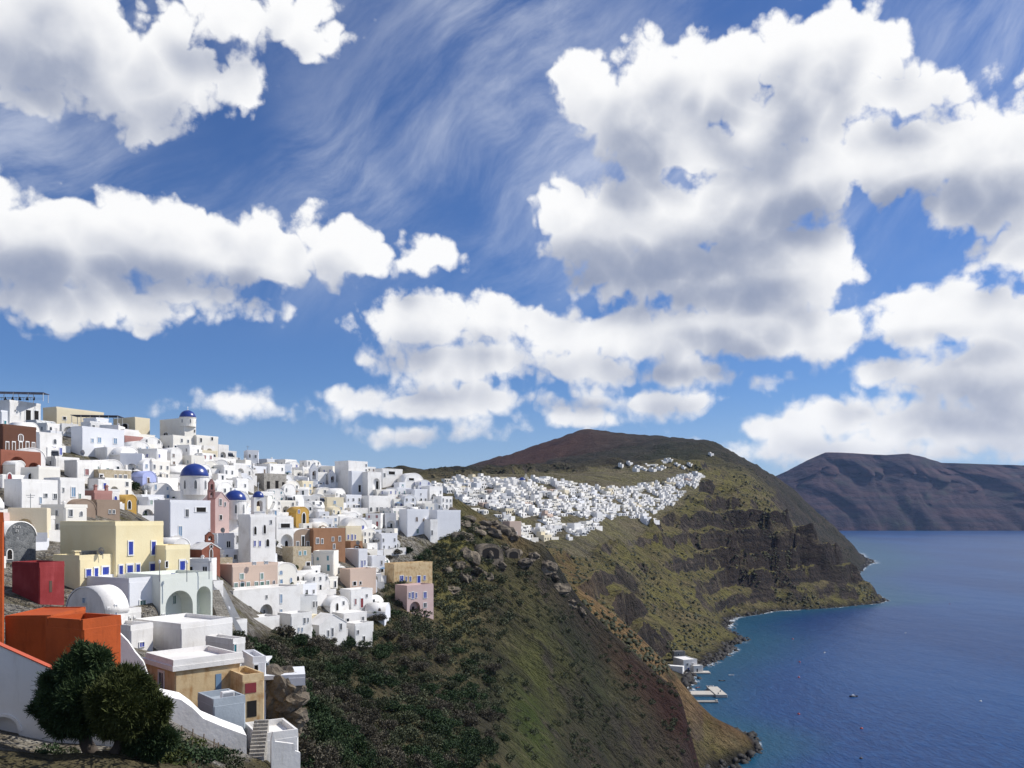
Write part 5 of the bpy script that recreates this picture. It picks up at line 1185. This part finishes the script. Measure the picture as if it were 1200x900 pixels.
# tufts of grass and scrub on the farther slopes
base_v = np.array([(1,0,0),(-.5,.87,0),(-.5,-.87,0),(.1,.1,.95),(.5,-.6,.55),(-.6,.2,.6)])
base_f = np.array([(0,1,3),(1,5,3),(5,2,3),(2,4,3),(4,0,3),(2,0,4),(1,2,5)])
allv, allq, nb_ = [], [], 0
for _ in range(16000):
    px, py = r2.uniform(500, 1030), r2.uniform(545, 800)
    Y = ray(px, py, 350, 2400)
    if Y is None: continue
    i, j = min(np.searchsorted(gY, Y), nY-1), min(np.searchsorted(gpx, px), nP-1)
    if TOWN2[i,j] > .2 or slope[i,j] > 1.3 or GZ[i,j] < 5: continue
    x = U(px)*Y; dn = float(n2(np.array([x/60.]), np.array([Y/60.]))[0])
    if r2.uniform() > .45+dn: continue
    s = r2.uniform(.5, 1.6)*(1+Y/1300); an = r2.uniform(0,6.28); v = base_v*np.array([1,1,.7])*r2.uniform(.6,1.3,(6,3))
    v = np.stack([v[:,0]*math.cos(an)-v[:,1]*math.sin(an), v[:,0]*math.sin(an)+v[:,1]*math.cos(an), v[:,2]],1)*s
    allv.append(v+np.array([x,Y,hgt(x,Y)-.1])); allq.append(base_f+nb_); nb_ += 6
tag(link(bpy.data.objects.new('hillside_scrub', npmesh('hillside_scrub', np.concatenate(allv), np.concatenate(allq), LEAF['farscrub'], False))), 'dark low scrub dotted over the far slopes', 'scrub', kind='stuff')
# bushes in the village
VB = [(465,650,3.0,'scrub','brown bush beside the white tower at the terrace edge'),(332,745,3.4,'scrub','large bare brown bush at the foot of the white houses'),(360,748,2.6,'green','dark green round tree at the foot of the white houses'),(480,648,3.2,'green','green hedge mass under the lavender house'),(500,650,3.0,'green','green bank under the blank lavender house'),(490,656,2.6,'green','lower green bank under the lavender houses'),(155,572,2.6,'green','dark bush beside the stone house'),(180,575,3.0,'green','dark garden bush under the lavender blue house'),(248,552,2.4,'pine','dark tree right of the large blue dome'),(322,632,2.6,'scrubg','weedy bank beside the skylight house'),(318,640,2.4,'scrubg','lower weedy bank beside the skylight house'),(345,668,1.8,'pine','dark climbing bush below the sandstone house'),(386,655,2.4,'pine','dark bush behind the terracotta house'),(284,565,2.0,'pine','dark bush uphill of the bright blue dome'),(455,655,2.2,'scrub','dry bush beside the cream house'),(540,632,3.2,'scrubg','rounded bush at the cave by the cliff edge'),(440,700,2.2,'scrubg','bush beside the red doored house'),(450,712,2.4,'scrubg','bush downhill of the tan stucco house'),(462,722,2.6,'green','green bush left of the pink ruin'),(318,790,1.6,'green','small hedge beside the porch pergola')]
for k, (px, py, s, lf, lab) in enumerate(VB):
    Y = ground_Y(px, py) if py < 780 else 72; o = bpy.data.objects.new('bush', shrub_mesh(300+k, lf, 520, .13)); x = U(px)*Y
    o.location = (x, Y, hgt(x,Y)-.1); o.scale = (s, s, s*.95); o.rotation_euler = (0,0,k); link(o); tag(o, lab, 'bush')
# hedge wall under the skyline terraces
Yh = ground_Y(486, 599); a_ = P(467, 599, Yh); b_ = P(506, 598, Yh); r = empty('clipped_hedge', a_, 0); tag(r, 'long dark clipped hedge below the rounded skyline house', 'hedge')
Lh = b_.x-a_.x; hv, hq = leaf_cloud(2600, [(Lh*i/24, .5, .9) for i in range(25)], [.75]*25, .2, 77, .2, .8, 1.4)
link(bpy.data.objects.new('foliage', npmesh('foliage', hv, hq, LEAF['pine'], False)), r)

def big_tree(name, label, base, trunk_px, crown, leaf, seed, ntuft, Y):
    """crown: (px, py, radius px) lobes"""
    b0 = P(base[0], base[1], Y); r = empty(name, b0); tag(r, label, 'tree'); r_ = np.random.default_rng(seed)
    lobes = [np.array(P(px, py-5, Y+dy))-np.array(b0) for (px,py,rp,dy) in crown]; rads = [rp/F*Y*.9 for (_,_,rp,_) in crown]
    tw = trunk_px/F*Y/2; cc = np.mean(lobes, 0); q = MB(); hub = (cc*np.array([.55,.5,.62]))
    q.tube([(0,0,-.6),(0.02,0,.3),tuple(hub*np.array([.6,.6,.5])),tuple(hub)], [tw*1.25,tw,tw*.8,tw*.6], 9)
    for l, rd in zip(lobes, rads):
        m1 = hub*.5+l*.5+r_.normal(size=3)*.12; q.tube([tuple(hub), tuple(m1), tuple(l)], [tw*.5,tw*.28,tw*.1], 6)
        for _ in range(4):
            e = l+r_.normal(size=3)*rd*.55; q.tube([tuple(m1*.4+l*.6), tuple(e)], [tw*.13,tw*.04], 5)
    q.build('trunk', MAT['bark'], r, True)
    for _ in range(9):                          # stray outer sprays
        i = r_.integers(0,len(lobes)); d = r_.normal(size=3); d[1] *= .5; d /= np.linalg.norm(d); lobes.append(lobes[i]+d*rads[i]*1.15); rads.append(rads[i]*.42)
    vs, fs, nb = [], [], 0
    for l, rd in zip(lobes, rads):
        nt = int(ntuft*(rd/np.mean(rads))**2)
        for _ in range(nt):
            d = r_.normal(size=3); d /= np.linalg.norm(d); c = l+d*rd*r_.uniform(.4,1.0)*(1.25 if r_.uniform() < .12 else 1)*np.array([1,1,.9])
            k = 16; a = d*.8+r_.normal(size=(k,3))*.75+np.array([0,0,.35]); a /= np.linalg.norm(a,axis=1)[:,None]
            bb = np.cross(a, r_.normal(size=(k,3))); bb /= np.linalg.norm(bb,axis=1)[:,None]; L = r_.uniform(.18,.42,k)[:,None]; wd = .02
            o = c+r_.normal(size=(k,3))*.05
            v = np.stack([o-bb*wd, o+bb*wd, o+a*L+bb*wd*.5, o+a*L-bb*wd*.5],1).reshape(-1,3)
            vs.append(v); fs.append(np.arange(k*4).reshape(k,4)+nb); nb += k*4
    link(bpy.data.objects.new('crown', npmesh('crown', np.concatenate(vs), np.concatenate(fs), LEAF[leaf], False)), r)
    return r
big_tree('pine_tree', 'dark bushy pine with a thick trunk against the whitewashed wall', (110,897), 19, [(86,794,19,0),(108,788,19,.4),(74,812,17,.2),(64,830,15,-.3),(94,822,22,-.4),(118,806,19,0),(82,842,17,-.3),(106,846,18,-.2),(62,848,9,.2),(98,776,10,.1),(49,836,7,0),(60,804,8,0),(114,775,8,0),(56,820,8,.3),(72,858,9,0),(95,858,10,0)], 'pine', 3, 240, 34.5)
big_tree('pine_tree', 'olive green bushy pine leaning towards the stair wall', (130,897), 15, [(140,812,18,0),(160,820,18,.3),(146,836,21,-.5),(170,838,16,0),(128,838,18,-.5),(154,854,15,-.3),(178,850,10,.2),(130,856,13,-.3),(146,798,9,0),(186,844,7,0),(133,820,16,-.6),(162,804,8,0),(180,830,9,.2),(168,860,8,0),(120,822,12,-.3),(190,834,6,0)], 'olive', 4, 240, 33.6)
big_tree('pine_tree', 'slender pine stem with sparse lower branches beside the garden wall', (163,899), 8, [(168,868,13,0),(184,868,11,.2),(176,880,9,0),(192,872,7,.2)], 'pine', 5, 160, 33.8)
# yucca behind the pines
r = empty('yucca', P(146, 812, 42)); tag(r, 'spiky yucca with radiating leaves behind the olive pine', 'yucca')
MB().tube([(0,0,-3),(0,0,.3),(.05,0,.6)], [.14,.11,.1], 8).build('trunk', MAT['bark'], r)
q = MB()
for (cx, cz_, cL) in ((0,.75,1.0),(.55,.95,.75)):
    for i in range(70):
        an = rnd.uniform(0,6.28); el_ = rnd.uniform(-.5,1.5); L = cL*rnd.uniform(.7,1.05); dx, dy, dz = math.cos(an)*math.cos(el_), math.sin(an)*math.cos(el_), math.sin(el_); sx_, sy_ = -math.sin(an)*.028, math.cos(an)*.028
        q.add([(cx+sx_,sy_,cz_),(cx-sx_,-sy_,cz_),(cx+dx*L*.6-sx_,dy*L*.6-sy_,cz_+dz*L*.6),(cx+dx*L,dy*L,cz_+dz*L-.06),(cx+dx*L*.6+sx_,dy*L*.6+sy_,cz_+dz*L*.6)], [(0,1,2,3,4)])
q.build('leaves', LEAF['olive'], r)
FG = [(196,868,1.1,'green'),(206,882,1.4,'scrubg'),(222,880,1.2,'olive'),(236,893,1.5,'green'),(250,884,1.0,'green'),(262,893,1.4,'green'),(270,902,1.3,'scrubg'),(214,895,1.6,'green'),(180,892,1.2,'green'),(196,896,1.4,'olive'),(172,898,1.0,'scrubg'),(60,899,.9,'green'),(80,898,.8,'scrubg'),(330,838,1.8,'green'),(345,850,2.2,'green'),(360,862,2.4,'green'),(378,876,2.6,'green'),(322,822,1.4,'green'),(395,890,2.6,'green'),(340,880,1.2,'scrubg')]
for k, (px, py, s, lf) in enumerate(FG):
    Y = ray(px, py, 33, 120) or 50
    if px < 290: Y = min(max(Y, 35), 50)
    x = U(px)*Y; o = bpy.data.objects.new('shrub', shrub_mesh(600+k, lf, 620, .09 if px < 290 else .12)); o.location = (x, Y, hgt(x,Y)-.1); o.scale = (s,s,s*.9); link(o)
    w_ = 'among the pine trunks' if px < 100 else 'in the rough garden beside the pines' if px < 240 else 'at the bottom of the stair wall' if px < 290 else 'on the rubble bank below the porch'
    tag(o, {'green':'leafy green shrub ','scrubg':'grey-green shrub ','olive':'olive green shrub '}[lf]+w_, 'shrub', 'shrubs near the tan house')
for k, (px, py, hh) in enumerate(((225,868,14),(238,872,12),(250,880,14),(255,882,12),(212,866,16))):
    Y = 49; o = P(px, py, Y); r = MB().tube([(0,0,-1.5),(.02,0,0),(.05,.02,hh/F*Y)], [.06,.05,.035], 6).build('fence_post', MAT['wood']); r.location = o
    tag(r, 'leaning weathered wooden post in the rough garden', 'post', 'wooden posts in the rough garden')

# ---------------------------------------------------------------- rocks
RM, t, b = newmat('weathered_rock'); pos = mk(t, 'ShaderNodeNewGeometry').outputs['Position']; oi = mk(t, 'ShaderNodeObjectInfo')
na = NZ(t, pos, .5, 6, .65); nb2 = NZ(t, pos, 2.0, 5, .6)
c = MIX(t, SS(t, na, .35, .65), (0.085, 0.068, 0.05), (0.26, 0.21, 0.15)); c = MIX(t, SS(t, nb2, .5, .7), c, (0.06, 0.055, 0.045))
c = MIX(t, M(t, 'MULTIPLY', oi.outputs['Random'], .5), c, (0.10, 0.085, 0.07))
t.links.new(c, b.inputs['Base Color']); b.inputs['Roughness'].default_value = .95; bump(t, b, nb2, .8, .4)
MAT['rock'] = RM
def rock_mesh(seed):
    bm = bmesh.new(); bmesh.ops.create_icosphere(bm, subdivisions=3, radius=1); r_ = np.random.default_rng(seed); off = r_.uniform(0,50,2)
    for v in bm.verts:
        p = v.co.copy(); n_ = float(fbm(np.array([p.x*1.3+off[0]+p.z]), np.array([p.y*1.3+off[1]-p.z*.7]), 4)[0]); v.co = p*(1+.45*n_); v.co.z *= .8
        v.co.x = round(v.co.x*5)/5*.35+v.co.x*.65; v.co.z = round(v.co.z*4)/4*.4+v.co.z*.6
    me = bpy.data.meshes.new('rock'); bm.to_mesh(me); bm.free(); me.materials.append(RM); return me
RK = [rock_mesh(i) for i in range(5)]
ROCKS = [(548,606,4.5),(556,618,5),(545,628,5),(566,612,5.5),(575,622,6),(585,610,5),(592,622,5),(560,640,4),(548,650,5),(570,652,4),(536,660,4.5),(590,640,4),(603,648,4),(530,690,4),(544,676,4),(556,668,4),(522,668,3.5),(570,676,3.5),(585,664,3.5),(612,660,4),(540,612,4),(530,598,3.5),(600,630,4.5),(624,652,4),(640,665,4.5),(655,690,5),(668,706,5),(648,676,4),(680,716,4),(576,600,4)]
for k, (px, py, s) in enumerate(ROCKS):
    Y = ray(px, py, 60, 345)
    if Y is None: Y = 338
    x = U(px)*Y; o = bpy.data.objects.new('rock_outcrop', RK[k%5]); o.location = (x, Y, hgt(x,Y)-.2*s); q = rnd.uniform
    o.scale = (s*q(.5,1.0), s*q(.5,.8), s*q(.35,.75)); o.rotation_euler = (q(-.3,.3), q(-.4,.4), q(0,6.28)); link(o)
    pl = 'beside the blank lavender house' if px < 560 and py < 640 else 'at the crest by the far town' if py < 640 else 'above the pink ruin' if px < 600 else 'on the dark edge of the spur'
    tag(o, 'weathered tan and grey rock outcrop '+pl, 'rock', 'rock outcrops along the spur')
for k, (px, py, s) in enumerate([(a_,b_,c_*1.45) for (a_,b_,c_) in ((316,806,1.0),(324,803,1.2),(333,804,1.1),(342,808,1.0),(320,816,1.1),(331,816,1.2),(341,820,1.0),(315,826,.9),(326,828,1.0),(337,832,.9),(318,838,.8),(330,842,.9),(346,838,.8),(322,850,.8),(338,852,.8))]):
    Y = 74; o = bpy.data.objects.new('rock', RK[k%5]); o.location = P(px, py, Y); o.scale = (s, s, s*.8); o.rotation_euler = (k, k*.5, k*2); link(o)
    tag(o, 'crumbling tan rock bank under the white slab terrace', 'rock', 'rocks of the crumbling bank')
r = MB().box(0, 4.6, 0, 4, -.35, 0).box(3.2,4.6,-.05,4.05,-.95,-.3).build('slab_terrace', MAT['white_cool']); r.location = P(292, 793, 72); r.rotation_euler = (0,0,R(15)); tag(r, 'thin white slab terrace jutting over the crumbling rock bank', 'terrace')
for k, (px, py, wpx, hpx, lab) in enumerate(((560,655,30,17,'low cave house with a dark mouth in the rocky spur'),(594,655,16,11,'small grey cave house with an arched mouth in the spur'),(533,634,12,10,'round dark cave mouth beside the blank lavender house'))):
    H('cave_house', lab, (px-2,px,px+wpx), (py-hpx,py), 'rock', [('f',px+wpx*.06,py-hpx*.85,px+wpx*.94,py,'oAX')], 'vaultf', cat='cave house')
H('ruined_cliff_house', 'ruined pinkish house shell on the crest in front of the far town', (594,597,611), (611,634), 'peach', [('f',603,623,606,628,'o')], Y=338, par=False)
# boulders along the shore
allv, allq, nb_ = [], [], 0
jj, kk = np.where((GZ > -.8) & (GZ < 2.2) & (YYg > 350) & (YYg < 2200) & (PXg > 700) & (PXg < 1060))
sel = r2.choice(len(jj), min(2600, len(jj)), replace=False)
for i in sel:
    x, y, z = XXg[jj[i],kk[i]]+r2.normal()*1.5, YYg[jj[i],kk[i]]+r2.normal()*2, GZ[jj[i],kk[i]]
    s = r2.uniform(.6,2.2)*(1+y/1500); v = np.array([(1,0,-.3),(-.5,.87,-.3),(-.5,-.87,-.3),(.2,.1,.7),(.6,-.6,.4),(-.6,.3,.5)])*r2.uniform(.6,1.3,(6,3))*s
    allv.append(v+np.array([x,y,max(z,-.3)])); allq.append(base_f+nb_); nb_ += 6
SRK = simple('dark_shore_rock', (0.022, 0.02, 0.02), .8)
tag(link(bpy.data.objects.new('shore_boulders', npmesh('shore_boulders', np.concatenate(allv), np.concatenate(allq), SRK, False))), 'black lava boulders along the waterline', 'boulders', kind='stuff')

# ---------------------------------------------------------------- harbour: piers, sheds, boats, buoys
def sea_pt(px, py, z=0.0): Y = (CAMZ-z)/((py-HY)/F); return Vector((U(px)*Y, Y, z))
r = empty('concrete_pier', sea_pt(801, 814, 1.2)); r.location.z = 0; tag(r, 'pale concrete pier with a wider square head', 'pier')
MB().rbox(-4,22.5,0,11,-3,1.3,.2).build('deck', MAT['concrete'], r); MB().rbox(19,26,-3,22,-3,1.8,.2).build('pier_head', MAT['concrete'], r)
for (bx_, by_) in ((20,20),(24,6),(21,-1)): MB().lathe([(.35,1.7),(.3,2.3),(.45,2.4),(.45,2.6)],bx_,by_,10).build('bollard', MAT['metal'], r)
r = empty('stone_jetty', sea_pt(806, 824)); tag(r, 'narrow stone jetty beside the concrete pier', 'pier')
MB().rbox(-3,18,0,4,-3,.9,.2).build('deck', MAT['stone_grey'], r); MB().box(17,18,1,3,.9,1.5).build('end_block', MAT['concrete'], r)
r = empty('shore_quay', sea_pt(806, 790)); tag(r, 'low concrete quay under the harbour houses', 'quay'); MB().rbox(-4,16,0,7,-3,1.1,.2).build('deck', MAT['concrete'], r); MB().box(2,4,2,4,1.1,1.6).build('block', MAT['stone_grey'], r)
H('harbour_house', 'white two storey boat house on the harbour shore', (787,801,817), (774,787), 'white', [('f',804,777,807,780,'w'),('f',810,777,813,780,'w'),('f',805,782,808,787,'bD')], Y=598, th=20, lm=None)
H('harbour_house', 'low white shed stepping down to the harbour quay', (779,781,800), (780,789), 'white', [('f',786,783,788,787,'w')], Y=588, th=-25, par=False)
H('harbour_house', 'small ruined stone hut above the boat house', (789,790,803), (764,769), 'stone_grey', [('f',794,765.5,796,768,'o')], Y=625, th=10)
H('harbour_house', 'narrow white lean-to beside the boat house', (811,813,824), (781,788), 'white_warm', [('f',816,783,818,788,'oD')], Y=596, th=15)
def boat(px, py, L, label, hull='darkhull', rz=0.2, cabin=False):
    r = empty('fishing_boat', sea_pt(px, py), rz); tag(r, label, 'boat'); n = 10; m = MB(); vs = []; fs = []
    for i in range(n+1):
        tt_ = i/n; x = (tt_-.5)*L; bw = L*.17*math.sin(math.pi*min(1,.18+tt_*.82))**.6 if tt_ < 1 else .02; sh = .25*L*.2*(2*tt_-1)**2
        vs += [(x,-bw,.09*L+sh),(x,-bw*.6,-.05*L),(x,bw*.6,-.05*L),(x,bw,.09*L+sh)]
    for i in range(n):
        a = i*4; fs += [(a,a+1,a+5,a+4),(a+1,a+2,a+6,a+5),(a+2,a+3,a+7,a+6)]
    fs += [(3,2,1,0),(n*4,n*4+1,n*4+2,n*4+3)]
    m.add(vs, fs).build('hull', MAT[hull], r)
    MB().box(-L*.42,L*.35,-L*.12,L*.12,.03*L,.055*L).build('deck', MAT['wood'], r)
    for x in (-.15,.12): MB().box(L*x,L*x+L*.05,-L*.14,L*.14,.055*L,.085*L).build('bench', MAT['frame'], r)
    if cabin: MB().rbox(-L*.22,L*.05,-L*.09,L*.09,.055*L,.24*L,.05).build('cabin', MAT['frame'], r); MB().tube([(L*.1,0,.05*L),(L*.1,0,.5*L)],.05,6).build('mast', MAT['wood'], r)
boat(1000.5, 816.5, 5.2, 'brown fishing boat with a small cabin out on the open water', 'darkhull', .1, True)
boat(832, 804.5, 5.0, 'white rowing boat moored inside the pier', 'frame', .15)
boat(846, 798, 4.4, 'dark rowing boat moored beyond the pier head', 'darkhull', -.1)
boat(857, 791.5, 4.2, 'small pale boat anchored off the boulder point', 'frame', .2)
boat(818, 806, 3.6, 'small red boat pulled up by the pier root', 'redhull', .6)
for k, (px, py, mt_) in enumerate(((966,765,'frame'),(937,776,'redhull'),(936,794,'redhull'),(936,837,'redhull'),(1009.5,854,'redhull'),(1009,889,'darkhull'),(1113,708,'redhull'),(1129,658,'frame'),(1061,742,'frame'),(1149,822,'frame'),(929,749,'redhull'))):
    r = empty('mooring_buoy', sea_pt(px, py)); tag(r, {'frame':'white','redhull':'red','darkhull':'black'}[mt_]+' mooring buoy floating on the open bay', 'buoy', 'mooring buoys in the bay')
    MB().lathe([(.1,-.5),(.7,-.2),(.8,.15),(.5,.55),(.12,.7)],0,0,12).build('float', MAT[mt_], r, True); MB().lathe([(.08,.65),(.08,1.2),(.2,1.25),(.05,1.5)],0,0,8).build('top_mark', MAT['metal'], r)

# ---------------------------------------------------------------- far town on the rim
church('domed church with a cream tower crowning the far town', None, ((606,608,618), (566,577)), (612,563,3.6,568), [('f',612,569,614,573,'o')], 'white_warm', 6, Yc=905, cross=False)
belltower('cream_bell_tower', 'cream bell tower beside the far blue dome', 617, 556, 574, 4.5, 'cream', Y=908, tiers=1)
UW = MB().box(-.5,.5,-.06,.02,0,1).mesh('window', MAT['glass'])
FARW = []
for k in range(6):
    r_ = random.Random(k); m = MB(); w, d, h = 1, 1, 1
    if k < 4:
        m.rbox(-.5,.5,0,1,-1.6,1,.04).box(-.49,.49,.01,.06,.97,1.12).box(-.49,-.43,.06,.95,.97,1.12).box(.43,.49,.06,.95,.97,1.12).box(-.49,.49,.94,.99,.97,1.12)
        if k % 2: m.box(-.45,.05,.4,.95,1,1.75)
        if k == 3: m.box(-.7,.6,-.45,0,-1.6,.05).box(-.7,.6,-.45,-.4,.05,.3)
    else: m.prism(vault_prof(-.5,.5,-1.6,.55,.5), 0, 1)
    FARW.append({mt: m.mesh('far_house_wall', MAT[mt]) for mt in ('white','white_warm','cream','white_cool','peach')})
TOWNP = [(498,570),(540,562),(600,563),(640,563),(690,572),(735,576),(775,566),(800,560),(824,558),(818,572),(800,584),(782,596),(772,612),(735,607),(708,611),(696,624),(672,636),(655,624),(640,640),(612,634),(596,618),(580,606),(556,600),(540,584),(520,576)]
far_spots = []; tries = 0
while len(far_spots) < 520 and tries < 16000:
    tries += 1; px, py = rnd.uniform(495, 828), rnd.uniform(548, 642)
    if not inpoly(px, py, TOWNP): continue
    Y = ray(px, py, 640, 1330)
    if Y is None: continue
    x = U(px)*Y; w = rnd.uniform(5.5,13)*(1.0 if Y < 1000 else .9)
    if float(n2(np.array([x/38.]), np.array([Y/38.]))[0]) < -.30: continue
    if any((x-q[0])**2+(Y-q[1])**2 < (.36*(w+q[2]))**2 for q in far_spots): continue
    far_spots.append((x, Y, w, px, py))
for (px, py, w) in ((752,549,11),(760,547,9),(770,546,11),(776,551,9),(768,553,9),(748,553,8),(780,549,8),(784,541,9),(788,540,9),(779,543,8),(796,546,8),(835,534,9),(740,545,8),(803,549,8),(811,546,8),(758,552,8),(730,548,7)):
    Y = ray(px, py, 900, 2600) or 1500; far_spots.append((U(px)*Y, Y, w, px, py))
far_spots.sort(key=lambda q: -q[2]/q[1]); print('far houses', len(far_spots))
restv = MB()
for k, (x, Y, w, px, py) in enumerate(far_spots):
    th = R(52)+rnd.gauss(0,R(8)); d = w*rnd.uniform(.6,1.0); h = rnd.choices([2.8,4.4,7.2],[.66,.31,.03])[0]*rnd.uniform(.85,1.15)
    kv = rnd.choices(range(6),[4,3,3,3,2,1])[0]; mt = rnd.choices(['white','white_warm','cream','white_cool','peach'],[58,28,5,7,2])[0]
    z = hgt(x,Y)
    if k >= 300:
        c_, s_ = math.cos(th), math.sin(th); sub = MB().box(-w/2,w/2,0,d,-4,h).box(-w/2,0,d*.4,d*.95,h,h+2.2)
        sub.v = [(x+vx*c_-vy*s_, Y+vx*s_+vy*c_, z+vz) for vx,vy,vz in sub.v]; restv.add(sub.v, sub.f); continue
    o = bpy.data.objects.new('town_house', FARW[kv][mt]); o.location = (x, Y, z); o.rotation_euler = (0,0,th); o.scale = (w, d, h); link(o)
    nwin = rnd.choice([2,3,3,4]) if w/Y*F > 6 else rnd.choice([1,2,2])
    for i in range(nwin):
        c = bpy.data.objects.new('window', UW); c.location = ((i+.5)/nwin-.5, 0, rnd.choice([.12,.2,.55 if h > 5 else .2])); ww = rnd.uniform(1.0,1.7); c.scale = (ww/w, 1.0/d*2, rnd.uniform(1.3,2.1)/h); link(c, o)
    if rnd.random() < .5: c = bpy.data.objects.new('window', UW); c.location = (-.5, rnd.uniform(.3,.7), .25); c.rotation_euler = (0,0,-math.pi/2); c.scale = (1.3/d, 2.0/w, 1.5/h); link(c, o)
    zone = 'on the upper hillside' if Y > 1330 or py < 552 else 'at the far end of town' if px > 745 else 'in the far town centre' if px > 665 else 'near the far domed church' if abs(px-612) < 30 and py < 585 else 'at the foot of the far town' if py > 612 else 'on the near side of the far town'
    size = 'tall' if h > 7.5 else 'two-storey' if h > 5 else 'low'
    cn = dict(white='white', white_warm='warm white', cream='cream', white_cool='bluish white', peach='peach')[mt]
    tag(o, f"{size} {cn} {'vaulted' if kv > 3 else 'cubic'} house with {NUM[nwin]} window{'s' if nwin > 1 else ''} {zone}", 'house', 'houses of the far white town')
if restv.v: tag(restv.build('distant_houses', MAT['white']), 'small white houses filling the gaps of the far town', 'houses', kind='stuff')

# ---------------------------------------------------------------- haze
hz = MB().box(-9000, 9000, -60, 9500, -2, 640)
HM = bpy.data.materials.new('haze'); HM.use_nodes = True; t = HM.node_tree; t.nodes.clear()
pv = mk(t, 'ShaderNodeVolumePrincipled'); pv.inputs['Color'].default_value = (0.36, 0.56, 1.0, 1); pv.inputs['Density'].default_value = 1.9e-5; pv.inputs['Anisotropy'].default_value = 0.2
om = mk(t, 'ShaderNodeOutputMaterial'); t.links.new(pv.outputs[0], om.inputs['Volume'])
HM.cycles.homogeneous_volume = True if hasattr(HM.cycles, 'homogeneous_volume') else False
tag(hz.build('haze', HM), 'thin pale sea haze', 'haze', kind='stuff')
